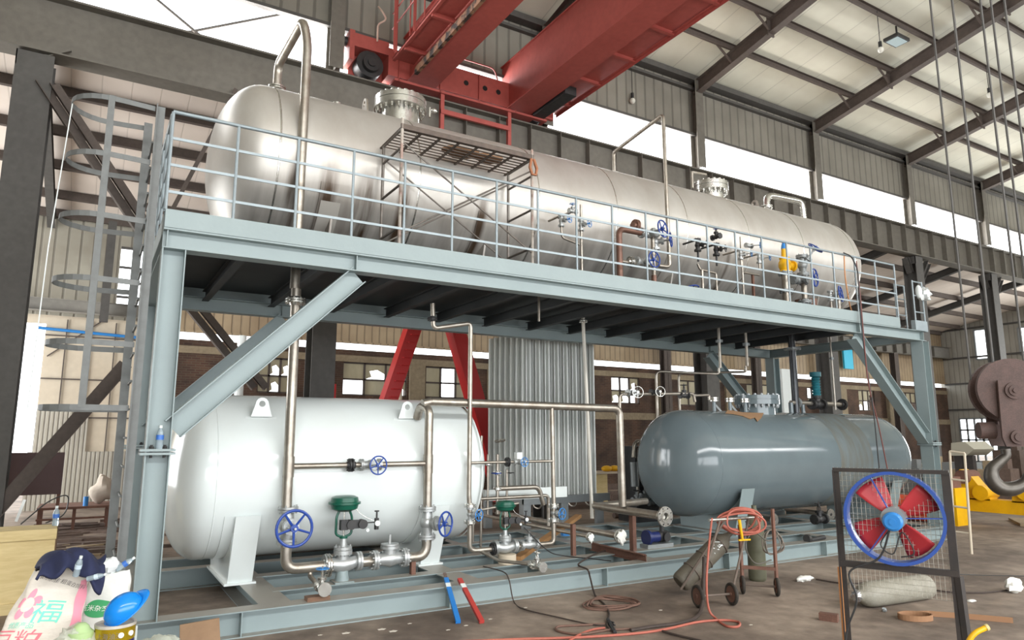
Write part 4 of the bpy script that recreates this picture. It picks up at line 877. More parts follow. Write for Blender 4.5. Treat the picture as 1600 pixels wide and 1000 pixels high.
MB().cyl((p.x+.15, .9, 4.42), (p.x+.15, .9, 4.75), .12, n=16).cyl((p.x+.5, .9, 4.42), (p.x+.5, .9, 4.8), .1, n=16).build('stub', brn, t)
t = thing('end_valve', 'dark blue handwheel valve on a thin riser past the right end of the upper tank', 'valve', U(1297, 470, .7))
p = U(1297, 455, .7); valve(t, p-V((0, 0, .1)), (0, 0, 1), (.35, -.9, .1), .03, .16, blue, stem_len=.2); MB().cyl(p, (p.x, .7, 4.42), .025).build('riser', ss, t); MB().cyl((p.x+.25, .7, 4.42), (p.x+.25, .7, 5.0), .04).build('riser', ss, t)
# vertical pipes under the deck
def hang(lab, x, y0, y1, Y, r, m=None, fl=None):
    t = thing('hanging_pipe', lab, 'piping', (0, 0, 0)); p = at(x, y0, 'Y', Y); q = at(x, y1, 'Y', Y); z0 = min(p.z, 4.3); MB().cyl((p.x, Y, 4.36), (p.x, Y, q.z), r, n=12).build('pipe', m or ss, t)
    t.location = (p.x, Y, q.z); WL[t.name] = tuple(t.location)
    for c in t.children: c.matrix_parent_inverse = Matrix.Translation(-V(t.location))
    if fl: flange(t, (p.x, Y, at(x, fl, 'Y', Y).z), (0, 0, 1), r*2.4, galv, t=.012, nb=4)
    return t, p.x
hang('thick dark pipe from the deck into the grey tank right of its manhole', 1236, 520, 645, 2.0, .075, mat('dark_pipe', rgb(70, 72, 75), .35, .6), 545)
t_, x_ = hang('short thin pipe stub under the deck above the tall drop pipe elbow', 842, 470, 502, 1.0, .02)
hang('thin flanged pipe under the deck left of the right inner brace', 1123, 520, 575, 1.8, .03, None, 533)
hang('thin flanged pipe under the deck, right neighbour of the similar stub', 1165, 520, 572, 1.8, .03, None, 538)
hang('long thin rod pipe with a flange near the right end below the deck', 1297, 530, 640, 1.8, .02, None, 560)
p0, p1 = at(1123, 575, 'Y', 1.8), at(1025, 580, 'Y', 2.6)
tag(MB().tube(fillet([p0, p0-V((0, 0, .12)), (p1.x, 2.6, p1.z), (p1.x, 2.6, .9)], .12), .026, 10).build('equalising_pipe', ss), 'pipe slanting left under the deck and dropping behind the grey tank left head', 'piping')
p0, p1 = at(1165, 572, 'Y', 1.8), at(1060, 583, 'Y', 2.9)
tag(MB().tube(fillet([p0, p0-V((0, 0, .12)), (p1.x, 2.9, p1.z), (p1.x, 2.9, 1.2)], .12), .024, 10).build('equalising_pipe', ss), 'thinner slanting pipe under the deck, ending right of its twin', 'piping')
# valve bridge left of the grey tank top
t = thing('inlet_valve_bridge', 'thin pipe with several small valves leading left from the grey tank top', 'piping', (8, 2.4, 2.8))
q = lambda x, y: at(x, y, 'Y', 1.9)
pipe(t, [at(970, 760, 'Y', 1.9), q(968, 616), q(1083, 615), q(1086, 628)], .03, R=.08)
valve(t, q(988, 614), (1, 0, 0), (-.3, -.9, 0), .034, .1, ssb, stem_len=.26); valve(t, q(1023, 613), (1, 0, 0), (-.3, -.9, 0), .03, .09, ssb, black, stem_len=.25); valve(t, q(1069, 618), (1, 0, 0), (0, 0, 1), .032, .07, black, black, stem_len=.2)
pipe(t, [q(1087, 618), q(1108, 617), q(1108, 625)], .026, R=.05)
t = thing('regulator_valve', 'black regulator valve with a tall teal spring housing on the grey tank', 'valve', at(1275, 645, 'Y', 2.0))
p = at(1277, 632, 'Y', 2.0)
valve(t, p, (1, 0, 0), (0, 0, 1), .06, .01, black, black, hw=False, stem_len=.2); MB().lathe(p, (0, 0, 1), [(.15, 0), (.15, .05)]+[(.2+.06*k+d, r) for k in range(7) for d, r in ((0, .085), (.03, .1), (.045, .07))]+[(.62, .12), (.72, .12), (.73, 0)], 18).build('spring_housing', mat('teal', rgb(40, 116, 128), .5), t)
pipe(t, [p+V((-.9, 0, .02)), p+V((.85, 0, .02))], .05); flange(t, p+V((-.7, 0, .02)), (1, 0, 0), .12, galv); MB().cyl(p+V((-.9, 0, .02)), p+V((-.9, 0, -.3)), .05).build('riser', greyp, t); MB().cyl(p+V((-.5, 0, .02)), p+V((-.5, 0, -.2)), .04).build('riser', greyp, t)
flange(t, p+V((.9, 0, .02)), (1, 0, 0), .13, black)

# scaffold with grating beside the tank
t = thing('scaffold', 'rusty tubular scaffold with a slatted platform in front of the upper tank', 'scaffold', (3.7, .6, DZ))
scm = mat('scaffold_tube', rgb(128, 124, 118), .5, .5, c2=rgb(100, 82, 72), scale=9); scp = mat('scaffold_pale', rgb(176, 168, 158), .6, c2=rgb(150, 96, 84), scale=4, lo=.5, hi=.6)
X0, X1, Y0, Y1, ZT = 2.7, 4.72, .2, .88, 6.06
for x in (X0, X1):
    for y in (Y0, Y1): MB().cyl((x, y, DZ), (x, y, ZT+.12 if y == Y0 else ZT), .021, n=10).build('standard', scp if y == Y0 else scm, t)
for x in (X0, X1):
    for z in (DZ+.28, DZ+.85, ZT-.28, ZT-.03): MB().cyl((x, Y0, z), (x, Y1, z), .017, n=8).build('ledger', scm, t)
for y in (Y0, Y1):
    for a, c in (((X0, DZ+.2), (X1, ZT-.2)), ((X0, ZT-.2), (X1, DZ+.2))): MB().cyl((a[0], y, a[1]), (c[0], y, c[1]), .012, n=8).build('cross_brace', scm, t)
b = MB()
for k in range(11): y = Y0+(1.14-Y0)*k/10; b.box((X0, y-.014, ZT), (X1, y+.014, ZT+.008))
for k in range(8): x = X0+(X1-X0)*k/7; b.box((x-.016, Y0, ZT-.02), (x+.016, 1.14, ZT))
b.box((X0-.02, Y0-.02, ZT-.03), (X1+.02, Y0+.01, ZT+.04)); b.build('platform', mat('rusty_dark', rgb(84, 74, 68), .7, c2=rgb(116, 100, 88), scale=12), t)
for i, (x, s_) in enumerate(((3.85, .3), (4.3, .25))): tag(MB().ball((x, .75, ZT+.085), s_, sc=(1.1, .7, .2), fn=lambda d: .9+.12*math.sin(d.x*5+d.y*3)).build('rag', mat('tan_rag', rgb(150, 116, 88), .9, c2=rgb(120, 88, 64), scale=6)), ['crumpled tan cloth in the middle of the scaffold platform', 'crumpled tan cloth near the right end of the scaffold platform'][i], 'cloth')
tag(MB().tube([(4.66, .12, ZT-.06), (4.62, .1, ZT-.2), (4.66, .1, ZT-.3), (4.72, .1, ZT-.3), (4.74, .1, ZT-.2), (4.7, .12, ZT-.06)], .022, 8).build('work_glove', mat('leather', rgb(160, 106, 76), .8)), 'brown leather loop hanging from the right end of the scaffold', 'glove')
for i, (x, y0, y1) in enumerate(((588, 245, 380), (833, 248, 300))): pass

# cable and hoses hung over the handrail at the right
cab = mat('red_brown_cable', rgb(112, 66, 60), .6)
tag(MB().tube(fillet([U(1318, 395, -.02), U(1330, 400, -.06), U(1340, 420, -.06), U(1345, 500, -.08), U(1352, 560, -.1), U(1365, 640, -.12), U(1374, 733, -.15)], .3), .012, 8).build('hanging_cable', black), 'black cable dropping from the handrail past the right knee brace', 'cable')
tag(MB().tube(fillet([U(1338, 408, -.03), U(1343, 450, -.05), U(1349, 520, -.1), U(1356, 600, -.12), U(1372, 660, -.1), U(1388, 740, -.1)], .3), .012, 8).build('hanging_cable', cab), 'red-brown cable hanging from the handrail beside the black one', 'cable')
tag(MB().tube(fillet([U(1319, 400, -.02), U(1320, 430, -.03), U(1326, 470, .1), U(1331, 488, .2)], .2), .012, 8).build('orange_rope', mat('orange', rgb(200, 140, 90), .6)), 'short orange rope hanging inside the handrail at right', 'rope')

# ================================================================== BEHIND AND UNDER THE SKID
# ambient vaporiser: tall aluminium fins on a base frame
t = thing('finned_vaporiser', 'tall pale vaporiser of upright aluminium fins standing behind the skid', 'vaporiser', (8.2, 5.9, 0))
alu = mat('aluminium_fin', rgb(214, 217, 214), .4, .25, c2=rgb(192, 194, 190), scale=3, stretch=(1, 1, .15))
vx0, vx1, vy0, vy1, vz0, vz1 = 7.35, 9.3, 4.65, 6.35, .78, 4.3
for i in range(8):
    for j in range(7):
        if i not in (0, 7) and j not in (0,): 
            if i != 0 and j > 2: continue
        cx_ = vx0+(vx1-vx0)*(i+.5)/8; cy_ = vy0+(vy1-vy0)*(j+.5)/7; h = .105
        b = MB(); b.cyl((cx_, cy_, vz0), (cx_, cy_, vz1), .022, n=8)
        for k in range(8):
            a = PI/4*k+.2; d = V((math.cos(a), math.sin(a), 0)); s_ = V((-d.y, d.x, 0))*.003
            p = V((cx_, cy_, 0)); b.add([p+d*.02-s_+V((0,0,vz0)), p+d*h-s_+V((0,0,vz0)), p+d*h+s_+V((0,0,vz0)), p+d*.02+s_+V((0,0,vz0)), p+d*.02-s_+V((0,0,vz1)), p+d*h-s_+V((0,0,vz1)), p+d*h+s_+V((0,0,vz1)), p+d*.02+s_+V((0,0,vz1))], [(0,3,2,1),(4,5,6,7),(0,1,5,4),(1,2,6,5),(2,3,7,6),(3,0,4,7)])
        b.build('fin_tube', alu, t)
b = MB(); b.chan((vx0-.05, vy0-.04, .72), (vx1+.25, vy0-.04, .72), .16, -.06, .01); b.chan((vx0-.05, vy1, .72), (vx1+.25, vy1, .72), .16, .06, .01); b.chan((vx0, vy0, .72), (vx0, vy1, .72), .16, .06, .01); b.build('base_channel', galv, t)
for x in (vx0+.05, vx0+1.0, vx1): 
    for y in (vy0+.02, vy1-.05): MB().box((x-.09, y-.04, 0), (x+.09, y+.06, .64)).build('leg', galv, t)
for k in range(4): x = vx0+.2+.45*k; MB().tube(fillet([(x, vy0+.05, .78), (x, vy0-.02, .6), (x+.1, vy0-.05, .55), (x+.2, vy0-.02, .6), (x+.2, vy0+.05, .78)], .08), .018, 8).build('return_bend', ss, t)
# red gantry legs in the aisle
redg = mat('gantry_red', rgb(186, 36, 38), .4)
GT = thing('gantry_frame', 'red A-shaped gantry frame in the aisle, its slanting legs seen above the white tank', 'gantry', (7.4, 9.5, 0))
def gleg(p0, p1, wd, rungs):
    p0, p1 = V(p0), V(p1); o = MB().bar(p0, p1, wd, wd).build('leg', redg, GT)
    if rungs:
        d = (p1-p0).normalized()
        for k in range(18):
            p = p0+d*.22*k; MB().tube([p+V((-wd*.2, -wd*.5, 0)), p+V((-wd*.2, -wd*.5-.12, 0)), p+V((wd*.3, -wd*.5-.12, 0)), p+V((wd*.3, -wd*.5, 0))], .012, 6).build('rung', redg, o)
gleg((7.35, 9.5, 6.6), (5.2, 9.5, 0), .38, True); gleg((7.55, 9.5, 6.6), (9.75, 9.5, 0), .42, False)
MB().box((7.1, 9.2, 6.6), (7.9, 9.8, 6.95)).build('head_plate', redg, GT)
p = at(521, 600, 'Y', 9); tag(MB().cyl((p.x, 9, 0), (p.x, 9, p.z), .07).build('red_post', redg), 'short red upright post just right of the second hall column', 'post')
p = at(1220, 560, 'Y', 8.2); tag(MB().box((p.x-.25, 8.0, 0), (p.x+.2, 8.4, 4.35)).build('white_post', whitep), 'white square post standing behind the grey tank manhole', 'post')
p = at(1325, 548, 'Y', 15.6); q = at(1325, 565, 'Y', 15.6); tag(MB().box((p.x-.4, 15.6, q.z-.4), (p.x+.4, 15.7, p.z+.5)).build('blue_sheet', mat('cyan_sheet', rgb(40, 190, 225), .5)), 'small bright cyan sheet high on the aisle wall at right', 'sheet')
for i, (x, y) in enumerate(((380, 530), (628, 640))):
    p = at(x, y, 'Y', 15.2); tag(MB().cyl((p.x, 15.4, 0), (p.x, 15.4, 5.2), .14 if i == 0 else .07).build('wall_pipe', whitep if i == 0 else beige), ['white round pipe up the brick wall behind the left knee brace', 'thin cream pipe up the brick wall by the left red leg'][i], 'pipe')

# clutter on the floor of the aisle
rs_ = random.Random(5)
woodm = mat('scrap_wood', rgb(168, 150, 122), .85, c2=rgb(120, 104, 84), scale=5, stretch=(1, 4, 4)); scrapm = mat('scrap_steel', rgb(110, 92, 82), .7, c2=rgb(74, 62, 56), scale=7)
def scrap(nm, m, x, y, z, L, wd, h, a, lab, grp):
    d = V((math.cos(a), math.sin(a), 0)); tag(MB().bar(V((x, y, z+h/2))-d*L/2, V((x, y, z+h/2))+d*L/2, wd, h).build(nm, m), lab, 'scrap' if m is scrapm else 'board', grp)
for k in range(46):
    scrap('scrap_bar', scrapm, rs_.uniform(-1.2, .9), rs_.uniform(6, 12), 0, rs_.uniform(.5, 1.6), rs_.uniform(.03, .12), rs_.uniform(.02, .07), rs_.uniform(-.5, .5), 'brown steel offcut lying in the litter behind the ladder at lower left', 'steel offcuts at lower left')
for k in range(14):
    scrap('scrap_board', woodm, rs_.uniform(-1.6, .8), rs_.uniform(5.2, 9), 0, rs_.uniform(.5, 1.2), rs_.uniform(.1, .3), .03, rs_.uniform(-.6, .6), 'pale board lying in the litter behind the ladder at lower left', 'boards at lower left')
for k in range(50):
    scrap('scrap_bar', scrapm, rs_.uniform(3, 22), rs_.uniform(8.0, 14.5), 0, rs_.uniform(.8, 3), rs_.uniform(.05, .2), rs_.uniform(.05, .25), rs_.uniform(-.3, .3), 'rusty steel section lying on the aisle floor behind the skid', 'steel sections on the aisle floor')
for k in range(16):
    x, y = 11.2+rs_.uniform(-.4, 5), 6.0+.14*(k % 8); tag(MB().cyl((x, y, .07+.12*(k//8)), (x+rs_.uniform(3, 5), y, .07+.12*(k//8)), .065, n=10).build('stacked_pipe', scrapm), 'rusty pipe in the low stack behind the grey tank', 'pipe', 'pipes behind the grey tank')
for k in range(7):
    y = 3.3+.13*k; tag(MB().cyl((1.7, y, .33), (4.9, y+.02, .33), .055, n=12).build('bright_pipe', ssb), 'bright stainless pipe length lying behind the left valve station under the white tank', 'pipe', 'loose bright pipes under the white tank')
# steel work table, cloth bundle, sign board at left
t = thing('work_table', 'rusty steel work table with clutter behind the ladder at left', 'table', (-.3, 11, 0)); X0_, X1_ = at(57, 800, 'Y', 10.5).x, at(172, 800, 'Y', 10.5).x; zt = at(120, 791, 'Y', 10.5).z
MB().box((X0_, 10.4, zt-.05), (X1_, 11.6, zt)).build('table_top', rust, t)
for x in (X0_+.05, X1_-.05, (X0_+X1_)/2):
    for y in (10.5, 11.5): MB().box((x-.03, y-.03, 0), (x+.03, y+.03, zt-.05)).build('leg', rust, t)
MB().box((X0_, 10.45, .25), (X1_, 10.5, .29)).build('stretcher', rust, t)
p = at(150, 790, 'Y', 10.8)
tag(MB().ball((p.x+.12, 10.95, zt+.3), .42, 18, 12, sc=(.75, .6, .8), fn=lambda d: .8+.15*math.sin(d.x*6+d.z*4)+.25*max(0, d.z)*(d.x > -.2)).build('cloth_bundle', mat('off_white_cloth', rgb(196, 184, 170), .9, c2=rgb(168, 156, 142), scale=5)), 'off-white cloth bundle piled on the rusty work table', 'cloth')
p = at(134, 784, 'Y', 10.5); tag(MB().cyl((p.x, 10.5, zt), (p.x, 10.5, zt+.2), .05).build('small_can', ltblue), 'light blue can on the rusty work table', 'can')
p0, p1 = at(-30, 708, 'Y', 9), at(95, 772, 'Y', 9)
t = thing('steel_board', 'dark purple-brown steel plate board on posts at the left edge', 'board', (p1.x, 9, 0)); MB().box((p0.x-1, 9, p1.z), (p1.x, 9.03, p0.z)).build('plate', mat('plum_plate', rgb(92, 70, 70), .6, c2=rgb(78, 58, 60), scale=2), t)
for x in (p1.x-.04, p1.x-1.2): MB().box((x-.03, 9.03, 0), (x+.03, 9.09, p0.z)).build('post', rust, t)
# crate panel with bottle
crm = mat('crate_wood', rgb(214, 194, 144), .8, c2=rgb(184, 160, 108), scale=4, stretch=(1, 1, 6))
t = thing('wooden_crate', 'pale plywood crate side leaning at the left edge', 'crate', (-1.0, 2.6, 0)); Yc_ = 2.4
a, c = at(-30, 832, 'Y', Yc_), at(80, 905, 'Y', Yc_)
MB().box((a.x-.5, Yc_, 0), (c.x, Yc_+.03, a.z-.03)).build('side_panel', crm, t)
for z0, z1 in ((a.z-.12, a.z), (0, .12)): MB().box((a.x-.5, Yc_-.03, z0), (c.x+.01, Yc_, z1)).build('batten', crm, t)
MB().box((a.x+.05, Yc_-.03, .12), (a.x+.17, Yc_, a.z-.12)).build('batten', crm, t); MB().box((c.x-.02, Yc_+.03, 0), (c.x+.01, Yc_+.5, a.z-.03)).build('end_panel', mat('crate_dark', rgb(118, 92, 70), .8), t); MB().box((a.x-.5, Yc_-.02, a.z-.03), (c.x, Yc_+.5, a.z)).build('lid', crm, t)
def bottle(lab, p, h, label_m=None, axis=(0, 0, 1), lying=False):
    t = thing('water_bottle', lab, 'bottle', p); s = h/.22; ax_ = V(axis)
    MB().lathe(p, ax_, [(0, 0), (0, .03*s), (.02*s, .033*s), (.07*s, .031*s), (.08*s, .033*s), (.14*s, .033*s), (.17*s, .024*s), (.19*s, .013*s), (.2*s, .013*s)], 18).build('bottle_body', mat('clear_plastic', rgb(200, 216, 224), .1, trans=.6), t)
    MB().lathe(p, ax_, [(.085*s, .0335*s), (.085*s, .0345*s), (.13*s, .0345*s), (.13*s, .0335*s)], 18).build('bottle_label', label_m or mat('bottle_blue', rgb(60, 110, 190), .4), t); MB().lathe(p, ax_, [(.195*s, 0), (.195*s, .016*s), (.22*s, .016*s), (.22*s, 0)], 14).build('cap', whitep, t)
p = at(86, 822, 'Y', Yc_+.3); bottle('clear water bottle with a blue band standing on the plywood crate', (p.x, Yc_+.3, a.z), .24)
bottle('clear water bottle with a blue band on the column joint plate', (.125, .035, 1.92), .235)
tag(MB().tube(fillet([(p.x-.35, Yc_+.2, a.z+.05), (p.x-.1, Yc_+.4, a.z+.3), (p.x+.12, Yc_+.5, a.z+.38), (p.x+.1, Yc_+.5, a.z+.1), (p.x-.1, Yc_+.3, a.z+.04)], .15), .008, 6).build('wire_loop', black), 'loop of black wire on top of the plywood crate', 'wire')
tag(MB().bar(at(25, 815, 'Z', .02), at(25, 815, 'Z', .02)+V((.12, .1, .5)), .06, .02).build('white_strip', whitep), 'short white strip leaning near the left edge behind the crate', 'strip')
# ================================================================== FOREGROUND
def G(x, y, z=0.0): return at(x, y, 'Z', z)
def text_mesh(body, size, sub=3):
    """glyph outlines as a flat triangulated mesh centred on the origin, x right and y up"""
    cu = bpy.data.curves.new('lettering', 'FONT'); cu.body = body; cu.size = size; cu.align_x = 'CENTER'; cu.align_y = 'CENTER'
    o = bpy.data.objects.new('lettering', cu); COL.objects.link(o); bpy.context.view_layer.update()
    me = bpy.data.meshes.new_from_object(o.evaluated_get(bpy.context.evaluated_depsgraph_get()))
    bm = bmesh.new(); bm.from_mesh(me); bmesh.ops.triangulate(bm, faces=bm.faces)
    for _ in range(sub):
        es = [e for e in bm.edges if e.calc_length() > size*.12]
        if es: bmesh.ops.subdivide_edges(bm, edges=es, cuts=1); bmesh.ops.triangulate(bm, faces=[f for f in bm.faces if len(f.verts) > 3])
    bm.verts.ensure_lookup_table(); vs = [v.co.copy() for v in bm.verts]; fs = [[v.index for v in f.verts] for f in bm.faces]; bm.free()
    bpy.data.objects.remove(o); bpy.data.curves.remove(cu); bpy.data.meshes.remove(me)
    return vs, fs
sackm = mat('woven_sack', rgb(222, 214, 202), .7, c2=rgb(200, 192, 180), scale=8, bump=.35, bscale=14, stretch=(1, 1, 2.5))
pinkp = mat('print_pink', rgb(232, 150, 168), .7); mintp = mat('print_mint', rgb(120, 214, 190), .7); redp = mat('print_red', rgb(222, 120, 130), .7); greenp = mat('print_green', rgb(60, 160, 100), .6); inkp = mat('print_ink', rgb(110, 105, 100), .7); whitepr = mat('print_white', rgb(240, 240, 235), .6)
class Sack:
    """a filled, leaning woven sack: front(u, v) gives its front skin, u across from -1 to 1, v up from 0 to 1"""
    def __init__(s, c0, c1, w0, w1, th, seed): s.c0, s.c1, s.w0, s.w1, s.th, s.k = V(c0), V(c1), w0, w1, th, seed
    def pt(s, a, v, out=0.0):
        c = s.c0.lerp(s.c1, v); hw_ = (s.w0*(1-v)+s.w1*v)*(.93+.1*math.sin(v*3.0+.4)); th = s.th*(1-.45*v)*(.6+.4*math.sin(PI*min(1, v+.25)))
        wr = .012*math.sin(v*31+3*math.sin(a*2+s.k)+s.k)*(.3+.7*v)+.008*math.sin(a*7+v*13+s.k)
        r = 1+wr*3; ca, sa = math.cos(a), math.sin(a)
        ex = abs(ca)**.8*(1 if ca > 0 else -1); ey_ = abs(sa)**.8*(1 if sa > 0 else -1)
        return c+V((ex*(hw_*r+out), ey_*(th*r+out), .012*math.sin(a*3+s.k)*v))
    def front(s, u, v, out=.004):
        u = max(-.98, min(.98, u)); return s.pt(-math.acos(u)if True else 0, v, out)
    def build(s, par, nm='sack_body', m=None):
        b = MB(); b.grid(lambda u, v: s.pt(2*PI*u, v), 72, 50)
        top = [s.pt(2*PI*k/24, 1) for k in range(24)]; b.add(top, [tuple(range(24))]); bt = [s.pt(2*PI*k/24, 0) for k in range(24)]; b.add(bt, [tuple(reversed(range(24)))])
        return b.build(nm, m or sackm, par)
    def print(s, par, body, u, v, size, m, sx=1, rot=0, nm='printed_text', sub=3):
        vs, fs = text_mesh(body, size, sub); H_ = (s.c1-s.c0).length; out = []
        for p in vs:
            x = p.x*math.cos(rot)-p.y*math.sin(rot); y = p.x*math.sin(rot)+p.y*math.cos(rot); vv = v+y/H_; hw_ = s.w0*(1-vv)+s.w1*vv
            out.append(s.front(u+x*sx/hw_, vv))
        o = MB().add(out, fs).build(nm, m, par, fixn=False); return o
    def patch(s, par, fn, m, nm, n=24, rings=6):
        """printed shape: fn(t, r) -> (u, v)"""
        b = MB(); b.grid(lambda t, r: s.front(*fn(t, r)), n, rings); return b.build(nm, m, par, fixn=False)
SY1 = -1.55
a, c = at(52, 1000, 'Y', SY1), at(100, 887, 'Y', SY1)
dirv = (c-a); base = a-dirv*(a.z/dirv.z)
s1 = Sack((base.x+.05, SY1, 0), (c.x, SY1+.02, c.z), .33, .2, .17, 1.0)
t = thing('soybean_meal_sack', 'white woven sack with pink flower and mint character, leaning at the lower left', 'sack', (base.x, SY1, 0))
s1.build(t)
for k in range(5):                                   # pink flower emblem
    a0 = 2*PI*k/5+.3
    def f(tt, rr, a0=a0):
        a_ = a0+(tt-.5)*1.15; r_ = (.42+.5*rr*math.sin(PI*tt)**.7)*.105
        return (-.55+r_*math.cos(a_)/.27, .78+r_*math.sin(a_)/1.0)
    s1.patch(t, f, pinkp, 'flower_petal', 12, 4)
s1.print(t, '\u798f', -.02, .72, .17, mintp, rot=-.1); s1.print(t, '\u8c46\u7c95', -.5, .57, .13, redp, sx=1.1, rot=-.12)
s1.patch(t, lambda tt, rr: (.62+.3*rr-.0*tt, .1+.82*tt), pinkp, 'printed_stripe', 40, 4)
s1.print(t, '\u98df\u7528\u6807\u51c6\u7c97\u86cb\u767d\u9972\u6599', .1, .91, .035, inkp, rot=-.3, sub=1); s1.print(t, '\u4f18\u8d28\u4ea7\u54c1', -.5, .655, .045, mintp, rot=-.1, sub=1)
SY2 = -1.1
a, c = at(154, 1000, 'Y', SY2), at(174, 894, 'Y', SY2)
s2 = Sack((a.x-.03, SY2, 0), (c.x, SY2, c.z), .27, .15, .15, 2.3); vo = at(147, 955, 'Y', SY2-.15).z/c.z
t = thing('seed_sack', 'white sack with a green oval print, standing between the pink flower sack and column', 'sack', (a.x, SY2, 0)); s2.build(t, m=mat('white_sack', rgb(228, 228, 222), .5, c2=rgb(205, 208, 204), scale=9, bump=.4, bscale=10))
s2.patch(t, lambda tt, rr: (-.22+.5*rr*math.cos(2*PI*tt), vo+.07*rr*math.sin(2*PI*tt)), greenp, 'green_oval', 32, 6)
s2.front_ = s2.front; s2.front = lambda u, v, out=.007: s2.front_(u, v, .007); s2.print(t, '\u7389\u7c73\u6742\u4ea4\u79cd', -.22, vo, .046, whitepr, sx=1.0)
tp = s2.c1
tag(MB().ball(tp+V((-.03, 0, .05)), .1, 16, 10, sc=(1, .8, .8), fn=lambda d: .85+.2*math.sin(d.x*8+d.z*6)*math.cos(d.y*5)).build('plastic_bag', mat('bag_plastic', rgb(226, 230, 232), .35)), 'crumpled white plastic bag in the mouth of the green oval sack', 'bag')
bottle('crushed clear bottle with blue band in the sack mouth by the column', tp+V((.03, -.03, .02)), .16, axis=(.8, -.1, .55))
# navy jacket
jm = mat('navy_cloth', rgb(34, 40, 72), .85, c2=rgb(26, 30, 56), scale=7)
q0, q1 = at(58, 892, 'Y', SY1), at(160, 890, 'Y', SY1)
def jk(u, v):
    x = q0.x+(q1.x-q0.x)*u; top = s1.c1.z+.03+.1*math.sin(PI*min(1, u*1.1))**.6*math.sin(PI*(v*.8+.2))+.02*math.sin(u*17+v*9)
    y = SY1-.2+.42*v; drop = max(0, .3-v)*(.35+.35*u+.12*math.sin(u*9))
    return V((x+.02*math.sin(v*8), y+.02*math.sin(u*13), top-drop*.6-(.06*max(0, u-.8)*5*(1-v))))
b = MB(); b.grid(jk, 40, 20); o = b.build('navy_jacket', jm); md = o.modifiers.new('s', 'SOLIDIFY'); md.thickness = .02
tag(o, 'crumpled navy blue jacket thrown over the pink flower sack', 'jacket')
p = at(118, 900, 'Y', SY1-.22); bottle('flattened clear bottle lying on the navy jacket, left one', p, .15, mat('bl1', rgb(190, 205, 215), .3), axis=(.15, -.25, .9))
p = at(136, 905, 'Y', SY1-.22); bottle('flattened clear bottle lying on the navy jacket, right one', p, .13, mat('bl2', rgb(190, 205, 215), .3), axis=(.8, -.25, .2))
# paint can with helmet
CY = -1.95
cc = at(180, 985, 'Y', CY); rr = (at(212, 985, 'Y', CY)-at(147, 985, 'Y', CY)).length/2; zt = at(180, 972, 'Y', CY).z
t = thing('paint_can', 'gold and dark blue paint can with a blue hard hat on its lid', 'can', (cc.x, CY, 0))
MB().lathe((cc.x, CY, 0), (0, 0, 1), [(0, 0), (0, rr*.95), (.01, rr*.96), (zt-.11, rr*.96)], 40).build('can_body', mat('can_blue', rgb(44, 40, 110), .3, .3), t)
MB().lathe((cc.x, CY, 0), (0, 0, 1), [(zt-.11, rr*.965), (zt-.105, rr*.98), (zt-.03, rr*.98), (zt-.02, rr)], 40).build('gold_band', mat('can_gold', rgb(205, 176, 40), .25, .6, c2=rgb(150, 124, 20), scale=5), t)
MB().lathe((cc.x, CY, 0), (0, 0, 1), [(zt-.02, rr), (zt, rr*1.01), (zt, rr*.93), (zt-.012, rr*.9), (zt-.012, 0)], 40).build('lid', mat('can_lid', rgb(205, 200, 190), .5, .2, c2=rgb(150, 140, 128), scale=8), t)
vs, fs = text_mesh('\u4e0a\u6d77\u6cb9\u6f06', .045, 1)
o = MB().add([V((cc.x, CY, zt-.07))+V((math.sin(p_.x/rr-.35)*rr*.985, -math.cos(p_.x/rr-.35)*rr*.985, p_.y)) for p_ in vs], fs).build('printed_text', inkp, t, fixn=False)
for an in (.25, .8):
    d = V((math.sin(an), -math.cos(an), 0)); MB().cyl(V((cc.x, CY, zt-.065))+d*rr*.97, V((cc.x, CY, zt-.065))+d*(rr+.006), .018, n=14).build('printed_mark', whitepr, t)
hc = at(193, 958, 'Y', CY); hc.z = zt+.06
hb = mat('helmet_blue', rgb(18, 128, 216), .18)
t = thing('hard_hat', 'shiny bright blue hard hat resting on the paint can', 'hard hat', hc)
R_ = Matrix.Rotation(math.radians(-38), 3, 'Y') @ Matrix.Rotation(math.radians(25), 3, 'X')
def hel(u, v):
    th = 2*PI*u; ph = PI/2*v; d = V((math.cos(ph)*math.cos(th)*1.2, math.cos(ph)*math.sin(th)*.95, math.sin(ph)*.98)); rdg = 1+.025*math.exp(-(d.y/.13)**2)*(1 if d.z > .3 else 0); return hc+V((-.0, 0, .02))+R_ @ (d*.112*rdg)
b = MB(); b.grid(hel, 44, 16); b.build('shell', hb, t, fixn=True)
b = MB(); b.grid(lambda u, v: hc+V((0, 0, .02))+R_ @ V(((.135+v*(.012+.045*max(0, math.cos(2*PI*u))))*math.cos(2*PI*u), (.107+v*.012)*math.sin(2*PI*u), -.006*v+.002)), 44, 3); o = b.build('brim', hb, t); md = o.modifiers.new('s', 'SOLIDIFY'); md.thickness = .005
clearb = mat('thin_clear_plastic', rgb(216, 220, 205), .3, alpha=.55)
p = at(120, 998, 'Y', -1.95); tag(MB().ball(p+V((0, 0, -.02)), .15, 20, 14, sc=(1, .8, .9), fn=lambda d: .85+.15*math.sin(d.x*7+d.z*9)*math.cos(d.y*6)).ball(p+V((0, 0, -.2)), .17, 18, 12, fn=lambda d: .9+.1*math.sin(d.x*9)).build('food_bag', clearb), 'translucent plastic bag with pale green contents left of the paint can', 'bag')
tag(MB().ball(p+V((.02, -.02, .02)), .09, 16, 10, fn=lambda d: .9+.1*math.sin(d.z*8)).build('green_wrap', mat('pale_green', rgb(170, 196, 140), .6)), 'pale green wrapper inside the translucent bag', 'wrapper')
